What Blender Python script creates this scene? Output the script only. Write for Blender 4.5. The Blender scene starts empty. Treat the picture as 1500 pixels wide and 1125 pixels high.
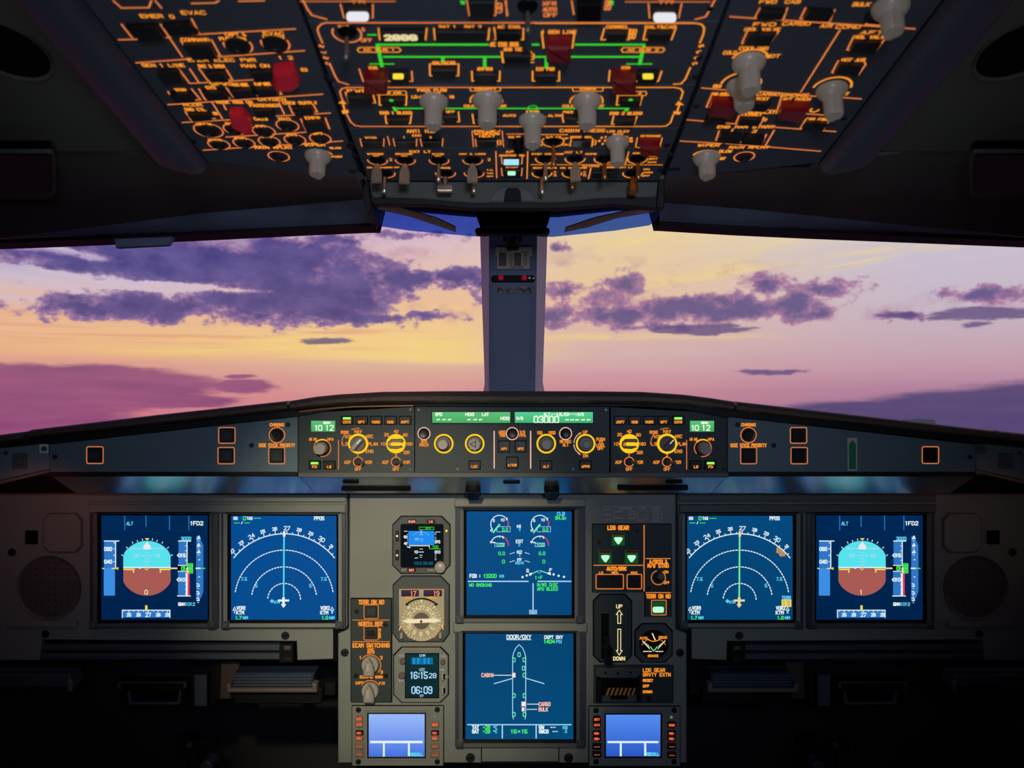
import bpy, math, random
from mathutils import Vector, Matrix
random.seed(4)
S = bpy.context.scene
# ---------------------------------------------------------------- camera
F, CX, CY = 1200.0, 750.0, 562.5            # focal length in pixels of a 1500 px wide frame
CAM = Vector((0, -1.2, 1.25))
cd = bpy.data.cameras.new('camera'); cam = bpy.data.objects.new('camera', cd); S.collection.objects.link(cam)
cam.location = CAM; cam.rotation_euler = (math.pi/2, 0, 0)
cd.sensor_width = 36; cd.lens = 36*F/1500; cd.clip_start = .02; cd.clip_end = 300
cd.dof.use_dof = True; cd.dof.focus_distance = 1.45; cd.dof.aperture_fstop = 9.0
S.camera = cam
S.view_settings.view_transform = 'Standard'; S.view_settings.look = 'None'
S.view_settings.exposure = 0; S.view_settings.gamma = 1; S.view_settings.use_curve_mapping = False
S.cycles.max_bounces = 6; S.cycles.diffuse_bounces = 3; S.cycles.transparent_max_bounces = 8
S.cycles.caustics_reflective = False; S.cycles.caustics_refractive = False

def lin(c):
    return tuple((x/255/12.92 if x/255 <= .04045 else ((x/255+.055)/1.055)**2.4) for x in c)

# ---------------------------------------------------------------- sky (direction based, procedural)
W = bpy.data.worlds.new('sunset_sky'); S.world = W; W.use_nodes = True
nt = W.node_tree; nt.nodes.clear()
class K:
    "a socket with arithmetic"
    def __init__(s, x): s.x = x
    def __add__(s, o): return mth('ADD', s, o)
    __radd__ = __add__
    def __sub__(s, o): return mth('SUBTRACT', s, o)
    def __rsub__(s, o): return mth('SUBTRACT', o, s)
    def __mul__(s, o): return mth('MULTIPLY', s, o)
    __rmul__ = __mul__
    def __truediv__(s, o): return mth('DIVIDE', s, o)
def put(sock, v):
    if isinstance(v, K): nt.links.new(v.x, sock)
    else: sock.default_value = v
def mth(op, a, b=None, c=None):
    n = nt.nodes.new('ShaderNodeMath'); n.operation = op
    put(n.inputs[0], a)
    if b is not None: put(n.inputs[1], b)
    if c is not None: put(n.inputs[2], c)
    return K(n.outputs[0])
def sstep(a, b, x):
    n = nt.nodes.new('ShaderNodeMapRange'); n.interpolation_type = 'SMOOTHSTEP'
    put(n.inputs[0], x); n.inputs[1].default_value = a; n.inputs[2].default_value = b
    return K(n.outputs[0])
def noise(u, v, w, det=6, rough=.55, sc=1.0, dist=0):
    c = nt.nodes.new('ShaderNodeCombineXYZ'); put(c.inputs[0], u); put(c.inputs[1], v); c.inputs[2].default_value = w
    n = nt.nodes.new('ShaderNodeTexNoise'); n.noise_dimensions = '3D'
    nt.links.new(c.outputs[0], n.inputs['Vector']); n.inputs['Scale'].default_value = sc
    n.inputs['Detail'].default_value = det; n.inputs['Roughness'].default_value = rough; n.inputs['Distortion'].default_value = dist
    return K(n.outputs['Fac'])
def mix(f, a, b):
    n = nt.nodes.new('ShaderNodeMix'); n.data_type = 'RGBA'
    put(n.inputs[0], f)
    for i, v in ((6, a), (7, b)):
        if isinstance(v, K): nt.links.new(v.x, n.inputs[i])
        else: n.inputs[i].default_value = (*lin(v), 1)
    return K(n.outputs[2])
def sk(px, py):                                # photograph direction -> (azimuth, elevation) in focal-length units
    d = Vector(((px-CX)/F, 1, (CY-py)/F)); return math.atan2(d.x, d.y)*F, math.asin(d.z/d.length)*F
tc = nt.nodes.new('ShaderNodeTexCoord'); sp = nt.nodes.new('ShaderNodeSeparateXYZ'); nt.links.new(tc.outputs['Generated'], sp.inputs[0])
x, y, z = (K(sp.outputs[i]) for i in range(3))
U = mth('ARCTAN2', x, y)*F
V = mth('ARCSINE', z)*F
wU = (noise(U/60, V/38, 3.1, 7, .65)-.5)*76
wV = (noise(U/60, V/38, 8.7, 7, .65)-.5)*46
Us, Vs = U+wU, V+wV
def blobs(lst, uu, vv, k=1.0):
    out = None
    for (px, py, rx, ry, *a) in lst:
        u0, v0 = sk(px, py); s = a[0] if a else 1.0
        t = math.radians(a[1]) if len(a) > 1 else 0
        du, dv = uu-u0, vv-v0
        if t: du, dv = du*math.cos(t)+dv*math.sin(t), dv*math.cos(t)-du*math.sin(t)
        q = mth('SQRT', mth('MULTIPLY_ADD', du/rx, du/rx, (dv/ry)*(dv/ry)))
        b = (1-q)*s
        out = b if out is None else mth('MAXIMUM', out, b)
    return out
def ramp(fac, stops):                          # stops: (py at image centre, colour)
    n = nt.nodes.new('ShaderNodeValToRGB'); cr = n.color_ramp
    st = sorted(((CY-p+700)/1400, c) for p, c in stops)
    cr.elements[0].position = st[0][0]; cr.elements[0].color = (*lin(st[0][1]), 1)
    cr.elements[1].position = st[-1][0]; cr.elements[1].color = (*lin(st[-1][1]), 1)
    for p, c in st[1:-1]:
        e = cr.elements.new(p); e.color = (*lin(c), 1)
    put(n.inputs[0], fac); return K(n.outputs[0])
streak = (noise(U/260, V/20, 1.3, 5, .55)-.5)*26
fac = (V+streak+700)/1400
ends_t = [(-137, (70, 66, 110)), (100, (95, 88, 140))]
ends_b = [(720, (90, 52, 84)), (1262, (22, 18, 26))]
rA = ramp(fac, ends_t+[(330, (92, 86, 152)), (375, (118, 108, 170)), (400, (176, 166, 204)), (425, (206, 190, 206)), (445, (226, 190, 184)), (470, (238, 186, 152)), (495, (242, 190, 146)), (520, (240, 184, 138)), (536, (226, 164, 146)), (560, (218, 146, 148)), (600, (212, 124, 140)), (622, (206, 92, 120)), (650, (188, 70, 106))]+ends_b)
rB = ramp(fac, ends_t+[(330, (206, 168, 196)), (360, (226, 194, 204)), (400, (234, 196, 180)), (440, (242, 196, 156)), (470, (246, 204, 150)), (500, (250, 212, 140)), (524, (250, 214, 140)), (534, (228, 184, 160)), (560, (224, 164, 152)), (590, (220, 148, 146)), (620, (208, 130, 142))]+ends_b)
rC = ramp(fac, ends_t+[(322, (228, 204, 186)), (350, (238, 212, 166)), (400, (238, 206, 164)), (450, (234, 194, 166)), (480, (226, 188, 174)), (520, (218, 180, 176)), (550, (212, 160, 166)), (575, (204, 142, 154)), (600, (194, 130, 150)), (640, (176, 116, 144))]+ends_b)
rD = ramp(fac, ends_t+[(330, (236, 218, 170)), (352, (228, 214, 192)), (385, (206, 196, 212)), (450, (206, 190, 204)), (500, (204, 176, 188)), (540, (200, 158, 174)), (570, (184, 134, 160)), (600, (160, 112, 148)), (640, (120, 90, 136))]+ends_b)
uA, uB, uC, uD = (sk(p, 480)[0] for p in (120, 620, 900, 1380))
base = mix(sstep(uA, uB, U), rA, rB)
base = mix(sstep(uB, uC, U), base, rC)
base = mix(sstep(uC, uD, U), base, rD)
# golden streaks, pale streaks
Ut, Vt = U+V*0.9, V-U*0.16                      # slanted frame for the upper right wisps
st1 = noise(Ut/210, (V-U*.14)/15, 4.4, 5, .6)
m1 = sstep(.47, .72, st1)*sstep(0, .55, blobs([(1010, 372, 330, 62, 1, 9), (1330, 372, 240, 20, 1, 4)], U, V))
base = mix(m1*.7, base, (250, 222, 132))
st2 = noise(U/240, V/13, 9.2, 5, .6)
m2 = sstep(.42, .66, st2)*sstep(0, .5, blobs([(640, 512, 190, 20, 1.5, 2), (380, 505, 330, 26, .8), (835, 499, 70, 12, 2.2, 6), (1000, 495, 170, 14, .6)], U, V))
base = mix(m2*.5, base, (253, 222, 124))
m2b = sstep(.5, .66, noise(U/200, V/9, 2.2, 4, .5))*sstep(0, .5, blobs([(300, 485, 420, 40, .8)], U, V))
base = mix(m2b*.5, base, (222, 140, 130))
m3 = sstep(.46, .64, noise(U/150, (V+U*.10)/9, 5.6, 5, .6))*sstep(0, .5, blobs([(60, 395, 280, 56, 1.0), (220, 424, 130, 12, 1.5)], U, V))
base = mix(m3*.75, base, (214, 196, 214))
# soft pink-violet cumulus shading
m4 = sstep(.48, .7, noise(U/75, V/42, 6.1, 7, .6))*sstep(0, .5, blobs([(860, 410, 150, 60, .8), (560, 350, 200, 40, 1), (1000, 430, 250, 60, 1), (640, 450, 130, 36, .7), (1210, 440, 170, 40, .8), (1430, 440, 140, 26, 1.3)], U, V))
base = mix(m4*.55, base, (178, 128, 160))
# main violet cumulus
big = blobs([(300, 388, 330, 40, 1.2), (120, 378, 190, 20, .8), (430, 370, 120, 34, .9), (200, 451, 170, 24, .95), (440, 440, 170, 46, 1.2), (90, 455, 90, 12, .55), (520, 418, 90, 34, .9), (340, 440, 100, 30, .8),
             (595, 408, 44, 20, 1.0), (675, 402, 52, 20, 1.0), (545, 466, 70, 14, .8), (490, 352, 44, 16, .7), (625, 465, 60, 11, .7), (700, 415, 30, 30, .6), (610, 346, 120, 10, .5)], Us, Vs)
slit = blobs([(210, 419, 130, 9, 1.2), (350, 425, 70, 5, .8), (60, 400, 130, 10, 1), (110, 372, 120, 8, 1, -6)], U+wU*.4, V+wV*.3)
big = big-mth('MAXIMUM', slit, 0.0)*.75
f1 = (noise(U/34, V/22, 2.5, 9, .66)-.5)
d1 = sstep(.03, .13, big*.44+f1*.72)
d1e = sstep(.06, .26, big*.44+f1*.72)
rt = blobs([(820, 425, 40, 20, .8), (815, 462, 66, 20, .9), (910, 462, 90, 22, .9), (915, 415, 34, 30, .8), (1010, 450, 110, 28, 1.1), (1080, 455, 90, 24, 1.1), (1120, 415, 36, 24, .85),
            (1165, 440, 38, 32, .95), (1190, 460, 50, 20, .8), (1215, 425, 56, 20, .7), (1330, 462, 60, 9, .8), (1440, 432, 80, 14, .8), (940, 480, 110, 10, .6), (880, 440, 60, 30, .5), (820, 362, 20, 10, .7)], Us, Vs)
f2 = (noise(U/26, V/19, 7.7, 9, .68)-.5)
d2 = sstep(.02, .15, rt*.42+f2*.82)
d2e = sstep(.10, .32, rt*.44+f2*.7)
flat = blobs([(1030, 483, 80, 10, 1.2), (482, 499, 48, 6, .9), (1130, 545, 56, 5, .8), (1440, 460, 68, 11, 1.1), (1320, 461, 34, 7, .8), (1430, 478, 24, 6, .5), (1500, 456, 30, 6, .8)], U+wU*.5, V+wV*.3)
d3 = sstep(.02, .4, flat+(noise(U/40, V/7, 3.9, 7, .65)-.5)*1.5)
lowL = blobs([(60, 568, 250, 34, 1.2), (-150, 590, 300, 50, 1.4), (220, 586, 130, 14, .8), (60, 623, 200, 8, .9), (355, 566, 60, 12, .6), (350, 552, 30, 4, .5)], U+wU*.5, V+wV*.25)
d4 = sstep(.0, .24, lowL+(noise(U/130, V/12, 5.5, 6, .62)-.5)*.6)
lowR = blobs([(1540, 606, 260, 38, 1.4), (1330, 606, 200, 22, .9), (1800, 610, 400, 50, 1.4)], U+wU*.5, V+wV*.22)
d5 = sstep(.0, .3, lowR+(noise(U/160, V/12, 1.5, 6, .6)-.5)*.5)
base = mix(d1*.93, base, mix(d1e, (156, 118, 166), mix(sstep(.3, .7, noise(U/44, V/28, 9.9, 6)), (62, 56, 126), (96, 82, 148))))
base = mix(d2*.88, base, mix(d2e, (172, 120, 160), (84, 74, 134)))
base = mix(d3*.85, base, (100, 80, 132))
base = mix(d4*.88, base, mix(noise(U/120, V/14, 2.9, 6), (106, 54, 112), (176, 96, 134)))
base = mix(d5*.9, base, mix(noise(U/150, V/18, 6.9, 5), (64, 60, 108), (96, 80, 128)))
bg = nt.nodes.new('ShaderNodeBackground'); nt.links.new(base.x, bg.inputs[0]); bg.inputs[1].default_value = 1.0
wo = nt.nodes.new('ShaderNodeOutputWorld'); nt.links.new(bg.outputs[0], wo.inputs[0])
W.cycles.sampling_method = 'MANUAL'; W.cycles.sample_map_resolution = 256

# ---------------------------------------------------------------- lamps of the flight deck, and an added fill
def spot(name, loc, to, energy, col, ang, blend, size):
    l = bpy.data.lights.new(name, 'SPOT'); l.energy = energy; l.color = lin(col); l.spot_size = math.radians(ang); l.spot_blend = blend; l.shadow_soft_size = size
    o = bpy.data.objects.new(name, l); S.collection.objects.link(o); o.location = loc
    o.rotation_euler = (Vector(to)-Vector(loc)).to_track_quat('-Z', 'Y').to_euler(); return o
spot('map_light', (-.12, -1.22, 1.50), (-.165, 0, .92), 64, (255, 238, 200), 29, 1.0, .02)
spot('dome_light', (.06, -1.45, 1.37), (-.04, 0, 1.20), 17.0, (206, 222, 255), 66, 1.0, .06)
spot('side_light_left', (-.62, -.16, 1.10), (-.66, 0, 1.03), .14, (255, 120, 60), 120, 1.0, .02)
spot('side_light_right', (.62, -.16, 1.10), (.66, 0, 1.03), .04, (255, 130, 70), 120, 1.0, .02)
spot('low_fill_light', (-.05, -1.2, .60), (0, -.62, 1.5), 6.0, (232, 234, 245), 62, .8, .06)  # added fill from below, brightens the overhead panel and liner undersides

# ---------------------------------------------------------------- materials
M = {}
def mat(name, col, rough=.5, metal=0., spec=.5, bump=0., bscale=900., var=0., emi=None, es=1., alpha=None):
    m = bpy.data.materials.new(name); m.use_nodes = True; t = m.node_tree; p = t.nodes['Principled BSDF']
    p.inputs['Base Color'].default_value = (*lin(col), 1); p.inputs['Roughness'].default_value = rough
    p.inputs['Metallic'].default_value = metal; p.inputs['Specular IOR Level'].default_value = spec
    if emi is not None:
        p.inputs['Emission Color'].default_value = (*lin(emi), 1); p.inputs['Emission Strength'].default_value = es
    if bump or var:
        c = t.nodes.new('ShaderNodeTexCoord'); n = t.nodes.new('ShaderNodeTexNoise'); n.inputs['Scale'].default_value = bscale; n.inputs['Detail'].default_value = 3
        t.links.new(c.outputs['Object'], n.inputs['Vector'])
        if bump:
            b = t.nodes.new('ShaderNodeBump'); b.inputs['Strength'].default_value = bump; b.inputs['Distance'].default_value = .001
            t.links.new(n.outputs['Fac'], b.inputs['Height']); t.links.new(b.outputs[0], p.inputs['Normal'])
        if var:
            n2 = t.nodes.new('ShaderNodeTexNoise'); n2.inputs['Scale'].default_value = 14; n2.inputs['Detail'].default_value = 6; t.links.new(c.outputs['Object'], n2.inputs['Vector'])
            mx = t.nodes.new('ShaderNodeMix'); mx.data_type = 'RGBA'; t.links.new(n2.outputs['Fac'], mx.inputs[0])
            mx.inputs[6].default_value = (*[v*(1-var) for v in lin(col)], 1); mx.inputs[7].default_value = (*[min(1, v*(1+var)) for v in lin(col)], 1)
            t.links.new(mx.outputs[2], p.inputs['Base Color'])
    M[name] = m; return m
def glow(name, col, st=1., sample=False):
    m = bpy.data.materials.new(name); m.use_nodes = True; t = m.node_tree; t.nodes.clear()
    e = t.nodes.new('ShaderNodeEmission'); e.inputs[0].default_value = (*lin(col), 1); e.inputs[1].default_value = st
    o = t.nodes.new('ShaderNodeOutputMaterial'); t.links.new(e.outputs[0], o.inputs[0])
    m.cycles.emission_sampling = 'AUTO' if sample else 'NONE'
    M[name] = m; return m
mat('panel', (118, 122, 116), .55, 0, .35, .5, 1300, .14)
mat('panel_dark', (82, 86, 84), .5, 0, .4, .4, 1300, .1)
mat('instrument', (70, 76, 76), .5, 0, .4, .25, 1500, .08)
mat('fascia', (92, 112, 118), .5, 0, .3, .25, 1500, .08)
mat('control', (50, 60, 60), .5, 0, .3, .25, 1500, .06)
mat('overhead', (68, 71, 78), .55, 0, .3, .3, 900, .12)
mat('bezel', (62, 67, 78), .42, 0, .5, .2, 1500)
mat('leather', (84, 66, 56), .33, 0, .6, .9, 700, .3)
mat('liner', (88, 88, 80), .75, 0, .25, .6, 420, .15)
mat('liner_blue', (128, 140, 165), .7, 0, .25, .6, 420, .12)  # on the liner edge, blue sky light is put into this colour
mat('underside', (190, 200, 205), .27, .92, .5, .03, 900)
mat('black', (9, 9, 10), .5, 0, .12)
mat('gasket', (14, 13, 14), .6, 0, .3)
mat('button', (46, 46, 42), .45, 0, .4, .2, 1500)
mat('well', (10, 9, 9), .6, 0, .1)
mat('key', (30, 28, 26), .4, 0, .4)
mat('keytan', (132, 104, 84), .5, 0, .4)
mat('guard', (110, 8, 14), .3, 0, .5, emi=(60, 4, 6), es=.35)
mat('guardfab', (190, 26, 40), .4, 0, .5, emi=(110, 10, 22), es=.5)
mat('knob_grey', (150, 146, 138), .4, 0, .5)
mat('knob_clear', (150, 140, 126), .35, 0, .5, emi=(74, 64, 54), es=.5)
mat('knob_dark', (96, 88, 82), .4, 0, .5)
mat('steel', (196, 186, 160), .3, .8, .5)
mat('brass', (170, 112, 60), .35, .7, .5)
mat('screw', (120, 118, 108), .35, .7, .5)
mat('screwdark', (40, 42, 42), .45, .4, .5)
mat('post', (112, 126, 150), .5, 0, .35, .3, 700, .06)
mat('post_side', (236, 224, 244), .5, 0, .35, .2, 700)  # on the post, lavender sky light is put into this base colour
v_ = bpy.data.materials.new('visor'); v_.use_nodes = True; t = v_.node_tree; t.nodes.clear()
tl = t.nodes.new('ShaderNodeBsdfTranslucent'); tl.inputs[0].default_value = (*lin((150, 190, 255)), 1); gg = t.nodes.new('ShaderNodeBsdfTransparent'); gg.inputs[0].default_value = (.29, .47, .97, 1)
mv = t.nodes.new('ShaderNodeMixShader'); mv.inputs[0].default_value = .8; ov = t.nodes.new('ShaderNodeOutputMaterial')
t.links.new(tl.outputs[0], mv.inputs[1]); t.links.new(gg.outputs[0], mv.inputs[2]); t.links.new(mv.outputs[0], ov.inputs[0]); M['visor'] = v_
mat('rail', (215, 170, 160), .4, 0, .5)  # colour of the brown stripe reflected in the visors, painted on a strip
mat('card', (205, 190, 165), .7)
mat('ink', (50, 44, 44), .7)
mat('grille', (74, 70, 68), .7)
mat('grille_dark', (52, 49, 48), .7)
mat('bracket_brown', (62, 48, 40), .6)
mat('dial', (170, 160, 132), .5, 0, .4, .2, 900, .15)
mat('placard', (46, 46, 48), .6)
mat('greenstrip', (22, 120, 80), .6)
mat('foot', (52, 66, 86), .4, .5, .5)
mat('lever', (20, 20, 21), .35, 0, .5)
mat('stripe_yellow', (190, 136, 30), .6)
mat('engrave', (196, 180, 168), .6)
mat('floor', (24, 24, 26), .8, bump=.5, bscale=200)
mat('interior', (26, 26, 27), .85)
mat('redball', (150, 16, 30), .25, 0, .6, emi=(150, 14, 34), es=.6)
C3 = {'amber': (255, 150, 44), 'line': (232, 128, 66), 'lineo': (214, 122, 56), 'ambero': (250, 150, 46), 'yellow': (255, 206, 34), 'white': (226, 244, 250), 'cyan': (90, 205, 235), 'pale': (168, 214, 244),
      'green': (70, 235, 96), 'greenline': (60, 205, 50), 'red': (232, 58, 84), 'blue': (48, 118, 196), 'sky': (86, 226, 236), 'ground': (168, 90, 84), 'gold': (236, 214, 96),
      'lamp_white': (232, 232, 238), 'lamp_yellow': (255, 226, 60), 'lamp_green': (190, 255, 216), 'greenkey': (20, 74, 34), 'mint': (110, 236, 172), 'salmon': (250, 190, 170),
      'lcd_green': (92, 190, 124), 'lcd_text': (232, 255, 226), 'lamp_blue': (170, 232, 255), 'dimred': (150, 40, 26), 'brown': (176, 140, 96), 'skyblue': (34, 140, 238), 'dim': (96, 120, 110), 'tan': (232, 214, 160), 'redseg': (255, 150, 120), 'needle': (240, 224, 180), 'deepcyan': (20, 110, 140), 'keyred': (238, 96, 60), 'lettergrey': (150, 150, 140)}
for k, c in C3.items(): glow(k, c, 1.0)
def screen_mat(name, a, b, es=1.):
    m = bpy.data.materials.new(name); m.use_nodes = True; t = m.node_tree; p = t.nodes['Principled BSDF']
    p.inputs['Base Color'].default_value = (.004, .005, .008, 1); p.inputs['Roughness'].default_value = .12
    c = t.nodes.new('ShaderNodeTexCoord'); s = t.nodes.new('ShaderNodeSeparateXYZ'); t.links.new(c.outputs['Generated'], s.inputs[0])
    mx = t.nodes.new('ShaderNodeMix'); mx.data_type = 'RGBA'; t.links.new(s.outputs[1], mx.inputs[0])
    mx.inputs[6].default_value = (*lin(b), 1); mx.inputs[7].default_value = (*lin(a), 1)
    t.links.new(mx.outputs[2], p.inputs['Emission Color']); p.inputs['Emission Strength'].default_value = es
    M[name] = m
screen_mat('scr_pfd', (0, 40, 84), (0, 34, 74))
screen_mat('scr_nd', (0, 76, 146), (0, 74, 140))
screen_mat('scr_ndr', (4, 72, 124), (2, 66, 112))
screen_mat('scr_ewd', (0, 76, 134), (0, 70, 122))
screen_mat('scr_sd', (0, 66, 112), (0, 74, 120))
screen_mat('scr_dc', (150, 184, 250), (64, 112, 224))
screen_mat('scr_dcr', (84, 140, 240), (40, 84, 196))
screen_mat('scr_lcd', (10, 46, 50), (6, 36, 42))
screen_mat('scr_lcdg', (92, 190, 116), (72, 170, 96))
screen_mat('scr_lcdt', (84, 205, 150), (60, 178, 108))
screen_mat('scr_isis', (2, 10, 18), (2, 8, 14))
screen_mat('scr_seg', (84, 66, 92), (60, 40, 60), .55)
g = bpy.data.materials.new('window_glass'); g.use_nodes = True; t = g.node_tree; t.nodes.clear()
tr = t.nodes.new('ShaderNodeBsdfTransparent'); tr.inputs[0].default_value = (.985, .985, .99, 1); gl = t.nodes.new('ShaderNodeBsdfGlossy'); gl.inputs['Roughness'].default_value = .02
mxs = t.nodes.new('ShaderNodeMixShader'); mxs.inputs[0].default_value = .02; oo = t.nodes.new('ShaderNodeOutputMaterial')
t.links.new(tr.outputs[0], mxs.inputs[1]); t.links.new(gl.outputs[0], mxs.inputs[2]); t.links.new(mxs.outputs[0], oo.inputs[0]); M['glass'] = g

# ---------------------------------------------------------------- planes, builders
def at(px, py, d): return CAM+Vector(((px-CX)/F, 1, (CY-py)/F))*d
class Plane:
    def __init__(s, o, u, v):
        s.o = Vector(o); s.u = Vector(u).normalized(); s.v = Vector(v).normalized(); s.n = s.u.cross(s.v)
        s.tilted = abs(s.n.z) > .8
        s.rot = Matrix((s.u, s.v, s.n)).transposed().to_4x4()
    def loc(s, px, py):
        r = Vector(((px-CX)/F, 1, (CY-py)/F)); t = (s.o-CAM).dot(s.n)/r.dot(s.n); P = CAM+r*t-s.o
        return P.dot(s.u), P.dot(s.v)
WORLD = Plane((0, 0, 0), (1, 0, 0), (0, 1, 0))
FONT = {'A': '00,26,40|12,32', 'B': '00,06,36,45,44,33,03|33,42,41,30,00', 'C': '45,36,16,05,01,10,30,41', 'D': '00,06,26,45,41,20,00', 'E': '40,00,06,46|03,33', 'F': '00,06,46|03,33', 'G': '45,36,16,05,01,10,30,41,43,23',
 'H': '00,06|40,46|03,43', 'I': '20,26', 'J': '01,10,20,31,36', 'K': '00,06|46,02|13,40', 'L': '06,00,40', 'M': '00,06,23,46,40', 'N': '00,06,40,46', 'O': '10,30,41,45,36,16,05,01,10', 'P': '00,06,36,45,44,33,03',
 'Q': '10,30,41,45,36,16,05,01,10|22,40', 'R': '00,06,36,45,44,33,03|23,40', 'S': '45,36,16,05,04,13,33,42,41,30,10,01', 'T': '06,46|26,20', 'U': '06,01,10,30,41,46', 'V': '06,20,46', 'W': '06,10,24,30,46',
 'X': '00,46|06,40', 'Y': '06,23,46|23,20', 'Z': '06,46,00,40', '0': '10,30,41,45,36,16,05,01,10', '1': '15,26,20', '2': '05,16,36,45,44,00,40', '3': '05,16,36,45,44,33,42,41,30,10,01|33,23', '4': '30,36,02,42',
 '5': '46,06,03,33,42,41,30,10,01', '6': '45,36,16,05,01,10,30,41,42,33,03', '7': '06,46,10', '8': '10,30,41,42,33,13,02,01,10|13,04,05,16,36,45,44,33', '9': '01,10,30,41,45,36,16,05,04,13,43',
 '/': '00,46', '-': '13,33', '.': '20,21', ':': '21,22|24,25', '+': '13,33|22,24', '&': '40,05,16,25,01,10,20,42', '%': '00,46|05,16|30,41', '<': '40,03,46', '>': '00,43,06', 'i': '20,23|25,26', 'n': '00,04|03,14,34,43,40',
 'g': '41,30,10,01,03,14,34,43,4z,3y,1y', 'h': '00,06|03,14,34,43,40', 'c': '', '*': '23,25|13,35|15,33'}
def gl_pts(c):
    out = []
    for pl in FONT.get(c, '').split('|'):
        if pl: out.append([(int(p[0]), {'z': -1, 'y': -2}.get(p[1]) if p[1] in 'zy' else int(p[1])) for p in pl.split(',')])
    return out
def inset(pts, d):
    n = len(pts); out = []
    area = sum(pts[i][0]*pts[(i+1) % n][1]-pts[(i+1) % n][0]*pts[i][1] for i in range(n)); sg = 1 if area > 0 else -1
    for i in range(n):
        a, b, c = Vector(pts[i-1]), Vector(pts[i]), Vector(pts[(i+1) % n])
        e1, e2 = (b-a), (c-b)
        if e1.length < 1e-9 or e2.length < 1e-9: out.append(tuple(b)); continue
        n1 = Vector((-e1.y, e1.x)).normalized()*sg; n2 = Vector((-e2.y, e2.x)).normalized()*sg
        m = n1+n2; k = m.dot(n1)
        out.append(tuple(b+m*(d/max(k, .35))))
    return out
def rr(x0, y0, x1, y1, r, n=3):
    "rounded rectangle outline"
    o = []
    for cx, cy, a in ((x1-r, y1-r, 0), (x0+r, y1-r, 90), (x0+r, y0+r, 180), (x1-r, y0+r, 270)):
        for i in range(n+1):
            t = math.radians(a+90*i/n); o.append((cx+r*math.cos(t), cy+r*math.sin(t)))
    return o
def oct8(x0, y0, x1, y1, c):
    return [(x0+c, y0), (x1-c, y0), (x1, y0+c), (x1, y1-c), (x1-c, y1), (x0+c, y1), (x0, y1-c), (x0, y0+c)]
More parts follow.
